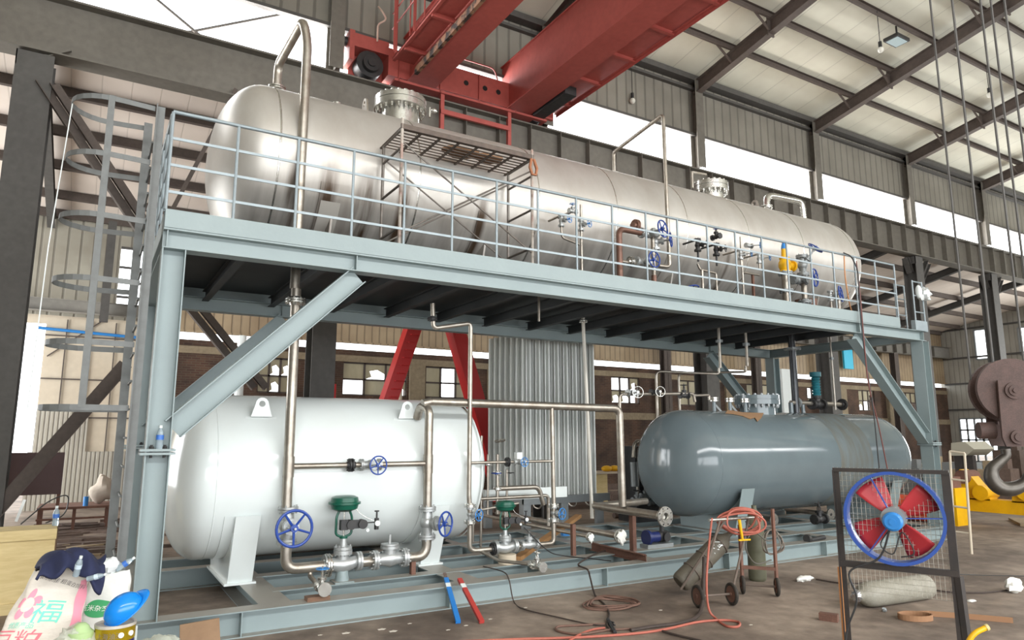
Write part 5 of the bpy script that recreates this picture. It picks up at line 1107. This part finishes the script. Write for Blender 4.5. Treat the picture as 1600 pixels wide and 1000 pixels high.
p = at(248, 1000, 'Y', -1.4); tag(MB().ball((p.x, -1.4, p.z-.06), .17, 20, 12, sc=(1.1, .9, .6), fn=lambda d: .85+.15*math.sin(d.x*9+d.y*7)).ball((p.x, -1.4, .12), .16, sc=(1, 1, 1.1)).build('clear_bag', clearb), 'clear crumpled bag standing in front of the skid corner beside the can', 'bag')
a, c = at(284, 983, 'Y', -.5), at(348, 981, 'Y', -.5); tag(MB().poly([(a.x, -.5, 0), (c.x, -.5, 0), (c.x-.01, -.34, a.z+.02), (a.x+.0, -.34, a.z)], (0, .02, 0)).build('cardboard_sheet', mat('cardboard_b', rgb(146, 118, 92), .9, c2=rgb(120, 94, 72), scale=5)), 'brown cardboard sheet leaning on the front beam at lower left', 'cardboard')
p = at(210, 990, 'Y', -.7); tag(MB().box((p.x-.015, -.72, 0), (p.x+.02, -.69, at(210, 978, 'Y', -.7).z)).build('wooden_lath', whitep), 'short white lath standing between paint can and skid corner', 'slat')

# welding rod boxes on the front beam
def rodbox(lab, x0, y0, x1, y1, m, xt, yt):
    t = thing('welding_rod_box', lab, 'rod box', G(x1, y1)); p1 = G(x1, y1, .02); p0 = at(x0, y0, 'Z', .33)
    MB().bar(p1, p0, .055, .035).build('box_sleeve', m, t)
    d = (p1-p0).normalized(); MB().bar(p0+d*.12, p0+d*.2, .058, .038).build('paper_label', whitep, t); return t, p0, d
t, p0, d = rodbox('blue welding rod box leaning on the front beam, left of the red one', 697, 904, 716, 972, mat('box_blue', rgb(40, 120, 196), .4), 0, 0)
for k in range(5): MB().cyl(p0+V((-.02+.01*k, 0, 0)), p0-d*.13+V((-.02+.01*k, 0, 0)), .003, n=6).build('welding_rod', rust, t)
rodbox('red welding rod box leaning on the front beam, right of the blue one', 718, 905, 753, 972, mat('box_red', rgb(176, 62, 56), .5), 0, 0)

# ------------------------------------------------------------------ cylinder trolleys with hoses
cylm = mat('gas_cylinder_grey', rgb(112, 112, 102), .6, c2=rgb(90, 86, 76), scale=7, fine=.1)
def gas_cyl(par, p0, p1, r, m=cylm, nm='cylinder_body'):
    p0, p1 = V(p0), V(p1); L = (p1-p0).length
    return MB().lathe(p0, p1-p0, [(0, 0), (0, r*.8), (.02, r*.95), (.05, r), (L-.22, r), (L-.12, r*.86), (L-.05, r*.5), (L, r*.28), (L+.05, r*.28), (L+.05, 0)], 28).build(nm, m, par)
def wheel(par, c, ax_, r):
    ax_ = V(ax_).normalized(); o = MB().tube([V(c)+(frame_axes(ax_)[1]*math.cos(2*PI*k/24)+frame_axes(ax_)[2]*math.sin(2*PI*k/24))*(r-.022) for k in range(24)], .022, 8, closed=True).build('wheel', rubber, par)
    MB().cyl(V(c)-ax_*.012, V(c)+ax_*.012, r*.8, n=24).cyl(V(c)-ax_*.03, V(c)+ax_*.03, r*.2, n=12).build('wheel_disc', rust, o)
t = thing('cylinder_trolley', 'tilted trolley with a long grey gas cylinder and coral hose on its handle', 'trolley', G(1100, 945))
A0 = at(1062, 922, 'Y', -.85); A0.z = .14; A1 = at(1138, 836, 'Y', -1.05)
fr = mat('trolley_frame', rgb(104, 92, 82), .6, c2=rgb(80, 64, 56), scale=9)
w1 = G(1091, 950); w2 = G(1144, 946); ax_ = (w2-w1).normalized(); wc1, wc2 = w1+V((0, 0, .135)), w2+V((0, 0, .135))
wheel(t, wc1, ax_, .135); wheel(t, wc2, ax_, .135); MB().cyl(wc1, wc2, .015, n=8).build('axle', fr, t)
hd0, hd1 = at(1108, 813, 'Y', -1.25), at(1190, 808, 'Y', -1.25)
MB().cyl(hd0, hd1, .022, n=10).build('handle_bar', ssb, t)
b = MB()
for k, q_ in ((0, hd0.lerp(hd1, .2)), (1, hd0.lerp(hd1, .75))): b.tube([q_, (wc1, wc2)[k]+V((0, 0, .0))], .016, 8)
b.tube([A0+V((-.08, -.1, -.05)), hd0.lerp(hd1, .3)], .016, 8); b.build('side_rail', fr, t)
for f_ in (.25, .5, .8):
    c_ = A0.lerp(A1, f_); b = MB(); u1, u2 = frame_axes(A1-A0)[1:]; b.tube([c_+(u1*math.cos(2*PI*k/20)+u2*math.sin(2*PI*k/20))*.138 for k in range(20)], .008, 6, closed=True); b.build('retaining_band', fr, t)
t2 = thing('gas_cylinder', 'grey gas cylinder with white chalk marks lying tilted in the trolley', 'gas cylinder', A0)
gas_cyl(t2, A0, A1, .132, mat('cyl_brown', rgb(100, 94, 82), .6, c2=rgb(78, 72, 62), scale=7, fine=.1))
dd = (A1-A0).normalized(); cen = A1-dd*.3; vd = (CAM-cen).normalized(); sx_ = dd.cross(vd).normalized(); nn = sx_.cross(dd).normalized()
b = MB()
for (x0, y0, x1, y1) in ((-.05, 0, .02, .05), (-.02, -.03, .05, .02), (-.06, .05, -.01, .1), (.0, .06, .06, .11), (.03, .03, .03, .1), (-.03, -.06, .05, -.06)):
    q_ = lambda x, y: cen+dd*y+sx_*.134*math.sin(x/.132)+nn*.134*math.cos(x/.132)
    b.bar(q_(x0, y0), q_(x1, y1), .008, .003, up=nn)
b.build('chalk_mark', whitep, t2)
t3 = thing('standing_gas_cylinder', 'olive grey gas cylinder standing upright behind the tilted trolley', 'gas cylinder', G(1184, 912))
b0 = at(1184, 905, 'Y', -.75); gas_cyl(t3, (b0.x, -.75, 0), (b0.x, -.75, 1.0), .125, mat('gas_cylinder_olive', rgb(98, 98, 78), .6, c2=rgb(76, 74, 60), scale=6))
t4 = thing('standing_trolley', 'rusty upright trolley frame with small rubber wheels beside the standing cylinder', 'trolley', G(1215, 930))
for (x, y) in ((1161, 928), (1215, 932)): w_ = G(x, y); wheel(t4, w_+V((0, 0, .12)), (.75, -.6, 0), .12)
wa, wb = G(1161, 928)+V((0, 0, .12)), G(1215, 932)+V((0, 0, .12)); MB().cyl(wa, wb, .015, n=8).build('axle', fr, t4)
for (x, yt, w_) in ((1156, 820, wa), (1207, 795, wb)): q_ = V((w_.x, w_.y, at(x, yt, 'Y', w_.y).z)); MB().bar(w_, q_, .04, .03).build('upright', rust, t4)
MB().bar(wa+V((0, 0, .22)), wb+V((0, 0, .22)), .04, .04).build('cross_bar', rust, t4)
coral = mat('coral_hose', rgb(176, 98, 82), .6); dk = mat('dark_cable', rgb(70, 58, 52), .7, c2=rgb(52, 44, 40), scale=20); brh = mat('brown_hose', rgb(112, 84, 72), .7)
def hose(nm, lab, pts, r, m, cat='hose', R=.15):
    """smooth hose through the given points"""
    P_ = [V(p) for p in pts]; out = []
    for i in range(len(P_)-1):
        a_, b_, c_, d_ = P_[max(i-1, 0)], P_[i], P_[i+1], P_[min(i+2, len(P_)-1)]
        for k in range(8):
            q_ = k/8; out.append(.5*((2*b_)+(c_-a_)*q_+(2*a_-5*b_+4*c_-d_)*q_*q_+(3*b_-a_-3*c_+d_)*q_**3))
    out.append(P_[-1]); return tag(MB().tube(out, r, 8).build(nm, m), lab, cat)
hc_ = hd0.lerp(hd1, .55); pts = []; rnd = random.Random(3)
for k in range(78):
    a_ = 2*PI*k/13; L_ = k/78; jx = .03*math.sin(k*.37); pts.append(hc_+RT*((.27+.05*math.sin(k*.9))*math.cos(a_)+jx)+V((0, 0, -.03+(.14+.03*math.sin(k*.53))*math.sin(a_)))+FH*(-.06+.1*math.sin(k*.21)))
hose('coral_hose_coil', 'coral pink hose coiled over the trolley handle', pts, .013, coral)
Z_ = lambda x, y, z=.014: G(x, y, z)
hose('coral_hose', 'coral pink hose dropping from the trolley and running left across the floor', [hd0+V((.05, 0, .02)), at(1107, 860, 'Y', -1.5), at(1104, 910, 'Y', -1.6), Z_(1107, 950, .1), Z_(1118, 966), Z_(1135, 978), Z_(1153, 979), Z_(1154, 972), Z_(1130, 969), Z_(1090, 972), Z_(1040, 983), Z_(990, 990), Z_(900, 996), Z_(800, 999), Z_(700, 1003)], .013, coral)
hose('coral_hose_end', 'short coral hose curling away at the bottom edge left of centre', [Z_(945, 981), Z_(925, 984), Z_(905, 992), Z_(885, 1004)], .012, coral)
hose('taped_cable', 'thick dark taped cable from the trolley wheel along the floor', [at(1100, 870, 'Y', -1.45), at(1099, 915, 'Y', -1.5), Z_(1096, 950, .05), Z_(1085, 966), Z_(1060, 974), Z_(1020, 979), Z_(985, 985)], .022, dk, 'cable')
hose('black_cable_right', 'dark cable continuing right along the floor toward the camera edge', [Z_(1035, 986), Z_(1060, 993), Z_(1090, 1000), Z_(1120, 1008)], .012, dk, 'cable')
lp = []
for k in range(46):
    a_ = 2*PI*k/11.3; lp.append((948+math.cos(a_)*(38+14*math.sin(k*.6)), 942+math.sin(a_)*(8+3.5*math.sin(k*.45))))
hose('cable_loops', 'brown cable lying in tangled loops on the floor in front of the skid', [Z_(x, y, .012+.008*(i % 3)) for i, (x, y) in enumerate(lp)], .011, brh, 'cable')
hose('ground_cable', 'dark cable running over the front beam and down to the floor loops', [at(1010, 868, 'Z', .275), G(950, 860, .275), at(905, 880, 'Z', .275), at(918, 890, 'Z', .275), at(922, 902, 'Y', -.02), Z_(930, 930), Z_(945, 945), Z_(952, 960), Z_(948, 975), Z_(955, 985)], .012, dk, 'cable')
hose('welding_cable_loop', 'thin brown cable loop near the electrode clamp on the floor', [Z_(945, 975), Z_(900, 977), Z_(872, 979), Z_(872, 986), Z_(905, 991), Z_(940, 986), Z_(955, 984), Z_(1000, 982)], .012, brh, 'cable')
hose('thin_cable', 'thin cable sagging from the front beam to the floor left of centre', [G(755, 885, .275), at(785, 893, 'Z', .275), at(795, 905, 'Y', -.02), Z_(803, 940), Z_(820, 952), Z_(870, 964), Z_(920, 975), Z_(945, 977)], .008, dk, 'cable')
hose('black_air_line', 'thin black line hanging from the small green actuator to the frame', [(5.0, .9, .75), (5.4, .9, .4), (5.75, 1.0, .28), (6.0, .6, .27), (6.1, .3, .275)], .008, black, 'cable')
t = thing('electrode_clamp', 'black welding clamp lying on the tangle of cables on the floor', 'clamp', G(955, 978)); MB().cyl(Z_(950, 968, .02), Z_(961, 988, .02), .02, n=10).build('clamp_handle', black, t); MB().bar(Z_(950, 970, .03), Z_(959, 973, .03), .015, .015).bar(Z_(950, 972, .03), Z_(961, 977, .03), .012, .012).build('jaw', black, t)
hose('coiled_wire', 'grey brown wire coil hung on the upright trolley', [at(1207, 850, 'Y', -1.1)+RT*(.13+.03*math.sin(k*.7))*math.cos(2*PI*k/12)+V((0, 0, (.16+.03*math.sin(k*.5))*math.sin(2*PI*k/12)))+FH*(.0+.03*math.sin(k)) for k in range(50)], .008, mat('grey_wire', rgb(120, 110, 100), .6), 'wire')
hose('drape_hoses', 'grey hoses draped between the coral coil and the upright trolley', [at(1165, 815, 'Y', -1.2), at(1180, 830, 'Y', -1.2), at(1200, 845, 'Y', -1.2), at(1215, 835, 'Y', -1.2), at(1200, 822, 'Y', -1.2), at(1175, 832, 'Y', -1.2), at(1165, 855, 'Y', -1.2), at(1180, 880, 'Y', -1.15), at(1205, 875, 'Y', -1.1)], .01, mat('grey_hose', rgb(96, 92, 84), .6))
t = thing('cutting_torch', 'yellow torch grip hooked over the coral hose coil', 'torch', at(1157, 815, 'Y', -1.35)); a, c = at(1155, 812, 'Y', -1.38), at(1160, 843, 'Y', -1.38)
MB().cyl(a, c, .022, .018, n=12).build('grip', yellow, t); MB().bar(at(1154, 844, 'Y', -1.38), at(1172, 843, 'Y', -1.38), .02, .02).build('nozzle_head', yellow, t)

# ------------------------------------------------------------------ fan in its mesh frame (closest thing at the right)
FL, FR_ = D(1312, 878, 5.55), D(1498, 898, 5.1); wv = (FR_-FL); wv.z = 0; FWid = wv.length; wv.normalize(); nv = V((wv.y, -wv.x, 0)); zc_ = (FL.z+FR_.z)/2; FO = V((FL.x, FL.y, 0))
if nv.dot(CAM-FO) < 0: nv = -nv
ztop = 1.78
t = thing('drum_fan', 'blue ring fan with red blades wired into a black steel mesh stand', 'fan', FO)
stm = mat('stand_steel', rgb(58, 55, 54), .5, .3, c2=rgb(78, 68, 62), scale=9)
def F_(a, z, k=0): return FO+wv*a+nv*k+V((0, 0, z))
MB().angle(F_(0, .0), F_(0, ztop), .045, .006, up=nv).build('stand_post', stm, t); MB().angle(F_(FWid, 0), F_(FWid, ztop), -.05, .006, up=nv).build('stand_post', stm, t)
MB().bar(F_(FWid+.0, zc_-.02), F_(FWid+.03, 0), .05, .04).build('stand_leg', stm, t)
MB().bar(F_(0, ztop), F_(FWid, ztop), .045, .03).build('top_bar', stm, t); MB().bar(F_(-.004, .02, .012), F_(-.004, zc_-.03, .012), .02, .02).build('orange_edge', mat('orange_edge', rgb(206, 140, 84), .5), t); MB().bar(F_(0, zc_), F_(FWid, zc_), .04, .045).build('cross_bar', stm, t)
b = MB(); nx = 26; zlo = zc_-.2
for k in range(nx+1): b.cyl(F_(FWid*k/nx, zlo if k > 1 else zc_, -.02), F_(FWid*k/nx, ztop+.02, -.02), .0016, n=4)
z = zlo; 
while z < ztop+.01: b.cyl(F_(0, z, -.02), F_(FWid, z, -.02), .0016, n=4); z += .042
b.build('wire_mesh', mat('mesh_wire', rgb(176, 172, 160), .5, .4), t)
fc = D(1397, 809, 5.36); a_ = (fc-FO).dot(wv); fcz = fc.z; fr_ = .335
def ring(r, tr, k, nm, m, par): return MB().tube([F_(a_+r*math.cos(2*PI*i/48), fcz+r*.98*math.sin(2*PI*i/48), k) for i in range(48)], tr, 8, closed=True).build(nm, m, par)
blr = mat('fan_blue', rgb(52, 84, 160), .35)
b = MB(); b.lathe(F_(a_, fcz, -.06), nv, [(0, fr_-.012), (0, fr_+.012), (.03, fr_), (.1, fr_), (.13, fr_+.014), (.13, fr_-.01), (.1, fr_-.012), (.03, fr_-.012), (0, fr_-.012)], 64); b.build('fan_ring', blr, t)
for k in range(4):
    an = 2*PI*k/4+.6
    def bl(u, v, an=an):
        r = .07+.24*v; aa = an+(u-.5)*(1.0-.25*v); return F_(a_+r*math.cos(aa), fcz+r*math.sin(aa), -.02+(u-.5)*.07)
    b = MB(); b.grid(bl, 8, 6); o = b.build('blade', mat('blade_red', rgb(186, 52, 58), .45) if k == 0 else MATS['blade_red'], t); md = o.modifiers.new('s', 'SOLIDIFY'); md.thickness = .004
MB().cyl(F_(a_, fcz, -.05), F_(a_, fcz, .1), .085, n=28).build('motor', galv, t); MB().lathe(F_(a_, fcz-.02, .1), nv, [(0, .07), (.03, .07), (.045, .055), (.045, .025), (.05, .025), (.05, 0)], 28).build('motor_cap', ltblue, t)
for an in (.05, 2.0, 4.1): MB().bar(F_(a_+.08*math.cos(an), fcz+.08*math.sin(an), .06), F_(a_+fr_*math.cos(an), fcz+fr_*math.sin(an), .05), .02, .008).build('motor_arm', blr, t)
hose('fan_power_lead', 'black lead hanging from the fan motor down the left stand post', [F_(a_-.03, fcz-.08, .08), F_(a_-.12, fcz-.3, .08), F_(a_-.33, fcz-.42, .1), F_(.12, zc_-.25, .1), F_(.02, zc_-.55, .1), F_(.02, .02, .1)], .008, black, 'cable')
hose('loose_motor_wire', 'loose thin wires looping under the fan motor', [F_(a_-.03, fcz-.08, .07), F_(a_-.1, fcz-.2, .08), F_(a_-.02, fcz-.26, .08), F_(a_+.05, fcz-.1, .07), F_(a_+.12, fcz-.24, .08), F_(a_+.03, fcz-.28, .08)], .005, black, 'wire')

# ------------------------------------------------------------------ on the floor at right
t = thing('lying_gas_cylinder', 'grey gas cylinder lying on the floor behind the fan stand', 'gas cylinder', G(1400, 945)); p0, p1 = G(1448, 916, .15), G(1340, 931, .15)
gas_cyl(t, p0, p1, .15, mat('lying_cyl', rgb(150, 146, 134), .6, c2=rgb(112, 108, 92), scale=6, fine=.1)); dd = (p1-p0).normalized(); MB().ball(p1+dd*.02, .07, 12, 8, fn=lambda d: .8+.3*math.sin(d.x*7+d.z*6)).build('foil_wrap', mat('foil', rgb(200, 200, 205), .25, .8), t)
c_ = G(1430, 968, 0); t = thing('webbing_strap', 'tan webbing strap coiled on the floor under the fan', 'strap', c_); b = MB(); pts = [c_+RT*(.17*math.cos(2*PI*k/28)*(1+.12*k/60))+V((FH.x, FH.y, 0))*(.12*math.sin(2*PI*k/28)*(1+.1*k/60))+V((0, 0, .035)) for k in range(62)]
pts += [pts[-1]+RT*.15, pts[-1]+RT*.45-FH*.1, pts[-1]+RT*.9-FH*.3]
for i in range(len(pts)-1): b.bar(pts[i], pts[i+1], .005, .06)
b.build('belt', mat('tan_webbing', rgb(150, 112, 82), .85), t)
def blob(nm, lab, cat, x, y, r, sc, m): c_ = G(x, y, 0); tag(MB().ball(c_+V((0, 0, r*sc[2]*.8)), r, 14, 9, sc=sc, fn=lambda d: .8+.3*math.sin(d.x*6+d.y*5)*math.cos(d.z*4+1)).build(nm, m), lab, cat)
wh = MATS['white_wrap']
blob('crumpled_paper', 'crumpled white wrapping on the floor right of the trolley', 'litter', 1257, 908, .13, (1.6, .6, .35), wh)
blob('crumpled_paper', 'crumpled white paper ball at the right edge of the floor', 'litter', 1585, 926, .14, (1, .8, .8), wh)
blob('crumpled_paper', 'small flat scrap of paper in front of the lying cylinder, right', 'litter', 1518, 940, .06, (1.5, .8, .25), wh)
blob('pebble', 'small round stone on the floor under the lying gas cylinder', 'stone', 1382, 956, .035, (1, 1, .8), galv)
for i, (x, y) in enumerate(((596, 984), (614, 987), (540, 990), (821, 950), (1173, 977), (1032, 954), (1490, 905), (766, 968), (728, 978), (700, 985), (500, 993), (640, 975))):
    c_ = G(x, y); tag(MB().ball(c_+V((0, 0, .005)), .035 if i < 3 else .02, 10, 6, sc=(1.5, 1, .2), fn=lambda d: .9+.2*math.sin(d.x*5)).build('plaster_chip', mat('chip', rgb(205, 196, 184), .9) if i == 0 else MATS['chip']), 'flat pale plaster chip on the brown floor', 'chip', 'plaster chips on the floor')
a, c = G(1281, 968), G(1310, 972); tag(MB().bar(a+V((0, 0, .04)), c+V((0, 0, .04)), .09, .08).build('timber_offcut', rust), 'short brown timber offcut left of the fan stand foot', 'block')
t = thing('yellow_lever', 'yellow bent lever handle at the bottom right edge', 'lever', G(1520, 1000)); MB().tube(fillet([D(1500, 1030, 4.6), D(1520, 990, 4.6), D(1542, 980, 4.6)], .06), .017, 10).build('bent_tube', yellow, t); MB().cyl(D(1540, 981, 4.6), D(1544, 979.5, 4.6), .021, n=12).build('end_cap', mat('pale_wood', rgb(200, 186, 130), .7), t)
hose('floor_wire', 'long thin wire stretched over the floor right of the fan stand', [Z_(1495, 897, .3), Z_(1540, 899, .15), Z_(1600, 900, .02), Z_(1700, 903, .02)], .006, black, 'wire')
hose('floor_lead', 'dark lead lying on the floor behind the lying cylinder', [Z_(1275, 905), Z_(1330, 912), Z_(1400, 905), Z_(1460, 922), Z_(1530, 926), Z_(1575, 922)], .01, dk, 'cable')

# small things on and inside the skid
t = thing('electric_pump', 'small blue and black motor pump on the skid base under the big flanged header', 'pump', at(1030, 868, 'Z', .26)); p = at(1028, 858, 'Y', 1.0); p.z = .42
MB().cyl(p+V((-.25, 0, 0)), p+V((-.2, 0, 0)), .12, n=24).cyl(p+V((-.2, 0, 0)), p+V((0, 0, 0)), .085, n=20).build('motor', mat('pump_blue', rgb(28, 40, 96), .4), t); MB().cyl(p, p+V((.2, 0, 0)), .09, n=20).cyl(p+V((.1, 0, 0)), p+V((.1, 0, .2)), .04).cyl(p+V((.1, -.13, 0)), p+V((.1, 0, 0)), .07, n=18).build('pump_body', black, t); MB().box(p+V((-.3, -.1, -.16)), p+V((.25, .1, -.1))).build('base_plate', galv, t)
a, c = at(808, 873, 'Z', .28), at(904, 806, 'Y', 3.6); tag(MB().bar(a, c, .12, .06).build('timber_plank', mat('plank', rgb(176, 132, 84), .8, c2=rgb(146, 104, 64), scale=5)), 'tan timber plank leaning up behind the small check valve', 'plank')
tag(MB().chan(at(925, 853, 'Z', .3), at(1010, 873, 'Z', .3), .12, .06, .008).build('loose_channel', rust), 'rust brown steel channel lying across the skid base near the pump', 'channel')
p = at(896, 868, 'Z', .26); tag(MB().box((p.x-.03, p.y-.03, .26), (p.x+.03, p.y+.03, .72)).build('support_post', rust), 'short rusty support post standing on the skid under the capped pipes', 'post')
tag(MB().box(G(880, 838, .28), G(888, 838, .28)+V((.06, .12, .08))).build('blue_box', ltblue), 'tiny light blue box on the skid base left of the capped pipes', 'box')
for i, (x, y, lab) in enumerate(((1209, 828, 'small white flanged pipe end under the grey tank, left'), (1298, 822, 'small white flanged pipe end under the grey tank, right'))):
    p = at(x, y, 'Y', 1.6); t = thing('flanged_spool', lab, 'piping', p); p.z = max(p.z, .42); MB().cyl(p, p+V((.15, 1.2, 0)), .05, n=12).build('pipe', ss, t); MB().cyl(p, p+V((0, -.03, 0)), .12, n=24).build('flange', ssb, t); MB().cyl(p+V((0, -.02, 0)), p+V((0, -.035, 0)), .03, n=12).build('bore', black, t)
p = at(1282, 830, 'Y', 1.2); t = thing('black_globe_valve', 'black globe valve with white flange lying under the right part of the grey tank', 'valve', p); p.z = .42; valve(t, p, (1, 0, 0), (0, 0, 1), .05, .08, black, black, stem_len=.3)
p = at(1265, 844, 'Z', .28); tag(MB().cyl(p, p+V((.4, 0, .02)), .04, n=12).cyl(p+V((-.08, 0, .03)), p+V((-.02, 0, .03)), .07, n=14).build('angle_grinder', black), 'black angle grinder lying on the front beam near the fan', 'tool')

# dark pump set and table behind, at centre right
t = thing('dark_pump_set', 'dark machine with bright elbow pipes half hidden behind the grey tank head', 'machine', (9.4, 3.6, .3)); q = lambda x, y, Y=3.6: at(x, y, 'Y', Y)
a, c = q(992, 690), q(1030, 800); MB().box((a.x, 3.6, .26), (c.x, 4.2, a.z-.1)).build('housing', black, t)
pipe(t, [q(1020, 690), q(992, 690), q(990, 715)], .05, R=.12); pipe(t, [q(1022, 698), q(997, 698), q(996, 790)], .035, R=.1); MB().cyl(q(990, 722), q(992, 760), .08, n=16).build('cylinder', galv, t)
for (x, y) in ((1008, 775), (1020, 785), (995, 782)): valve(t, q(x, y, 3.5), (1, 0, 0), (0, 0, 1), .035, .08, black, galv, stem_len=.2)
p = q(1004, 704, 3.55); MB().ball(p, .08, 10, 8).build('red_knob', mat('red_knob', rgb(190, 40, 60), .4), t)
t = thing('side_bench', 'pale bench with plywood side behind the corrugated fins at right', 'bench', (11.5, 7.7, 0)); a, c = at(938, 738, 'Y', 8), at(972, 738, 'Y', 8); MB().box((a.x-.3, 8, a.z-.05), (c.x, 8.8, a.z)).build('bench_top', beige, t); MB().box((a.x-.2, 8.05, 0), (c.x-.5, 8.1, a.z-.05)).build('side_panel', crm, t); MB().box((c.x-.06, 8.05, 0), (c.x, 8.12, a.z-.05)).build('leg', woodm, t)
for i, (x, l_) in enumerate(((948, 'yellow cloth packet on the pale bench, left'), (960, 'yellow cloth packet on the pale bench, right'))):
    p = at(x, 733, 'Y', 8.3); tag(MB().ball((p.x, 8.3, a.z+.08), .16, 12, 8, sc=(1.1, .8, .55)).build('yellow_packet', yellow), l_, 'packet')

# ------------------------------------------------------------------ yellow turning rolls and workshop gear beyond the right column
XM = 17.8
t = thing('turning_rolls', 'yellow welding turning rolls on a long yellow beam at right', 'machine', (XM, 1, 0)); e_ = lambda x, y, X=XM: at(x, y, 'X', X)
a, c = e_(1492, 782), e_(1640, 800)
MB().box((XM, a.y, e_(1540, 799).z-.02), (XM+.4, c.y, e_(1540, 780).z)).build('base_beam', yellow, t)
for (x, s_) in ((1520, 1), (1610, -1)):
    yb = e_(x, 780).y; z0 = e_(1540, 782).z; k = (e_(1500, 740)-e_(1520, 740)).length/20*1.0
    b = MB(); pr = [(-22, 0), (26, 0), (24, -16), (10, -24), (-4, -44), (-16, -48), (-24, -36)] if s_ == 1 else [(-26, 0), (22, 0), (24, -20), (10, -34), (-12, -34), (-24, -20)]
    b.poly([(XM, yb-q_[0]*k, z0-q_[1]*k) for q_ in pr], (.35, 0, 0)); b.build('bracket', yellow, t)
    for (dx, dz, r_) in (((-10, -36, 11), (16, -12, 12)) if s_ == 1 else ((-2, -18, 14),)):
        MB().cyl((XM-.12, yb-dx*k, z0-dz*k), (XM+.45, yb-dx*k, z0-dz*k), r_*k, n=24).build('roller', rust if dz == -36 else yellow, t)
t = thing('yellow_gearbox', 'yellow gearbox cabinet seen through the fan stand mesh', 'machine', (16.8, .3, 0)); a, c = e_(1475, 762, 16.8), e_(1500, 848, 16.8); MB().box((16.8, c.y, 0), (17.3, a.y, a.z)).build('cabinet', yellow, t); MB().box((16.78, c.y+.05, a.z), (17.2, a.y-.05, a.z+.25)).build('gear_cover', rust, t)
a, c = e_(1400, 800, 17), e_(1440, 775, 17); tag(MB().cyl((17, 1.6, .31), (17, 3.6, .31), .3, n=20).build('orange_drum', mat('orange_red', rgb(214, 84, 50), .5)), 'orange red drum lying behind the fan disc', 'drum')
t = thing('white_ladder', 'thin white two-rail ladder stand right of the fan frame', 'ladder', (13.5, -.9, 0)); l = lambda x, y: at(x, y, 'X', 13.0)
a, c, d_, e2 = l(1507, 708), l(1516, 843), l(1484, 705), l(1490, 843)
MB().tube([a, (c.x, c.y, 0)], .022, 8).build('rail', beige, t); MB().tube([d_, (e2.x, e2.y, 0)], .022, 8).build('rail', beige, t)
for f_ in (.0, .28, .55, .8): MB().cyl(a.lerp(V((c.x, c.y, 0)), f_), d_.lerp(V((e2.x, e2.y, 0)), f_), .018, n=8).build('rung', beige, t)
t = thing('beige_hood', 'beige folded sheet metal hood above the yellow rolls', 'hood', (22, 4, 0)); h_ = lambda x, y: at(x, y, 'X', 22)
MB().poly([h_(1486, 692), h_(1507, 690), h_(1522, 702), h_(1510, 712), h_(1486, 712)], (1.2, 0, 0)).build('hood_shell', mat('hood_beige', rgb(170, 166, 150), .6), t); b0 = h_(1490, 712); MB().box((22.2, b0.y-.1, 0), (22.4, b0.y+.1, b0.z)).build('hood_stand', stm, t); b0 = h_(1508, 712); MB().box((22.2, b0.y-.1, 0), (22.4, b0.y+.1, b0.z)).build('hood_stand', stm, t)
rs2 = random.Random(11)
for k in range(16):
    y = rs2.uniform(2.0, 9); x = rs2.uniform(24, 34); h = rs2.uniform(.4, 1.6); tag(MB().box((x, y, 0), (x+rs2.uniform(.5, 1.5), y+rs2.uniform(.4, 1.4), h)).box((x+.1, y+.1, h), (x+.4, y+.3, h+.3)).build('workshop_crate', [scrapm, woodm, black, galv][k % 4]), 'box-shaped workshop item in the cluttered background at the far right', 'crate', 'boxes in the far right background')
for k in range(26):
    y = rs2.uniform(-1, 5); x = rs2.uniform(17, 26); scrap('pale_offcut', whitep if k % 2 else woodm, x, y, 0, rs2.uniform(.5, 1.6), rs2.uniform(.1, .4), .06, rs2.uniform(0, 3), 'pale offcut on the floor below the yellow rolls at right', 'pale offcuts at right')
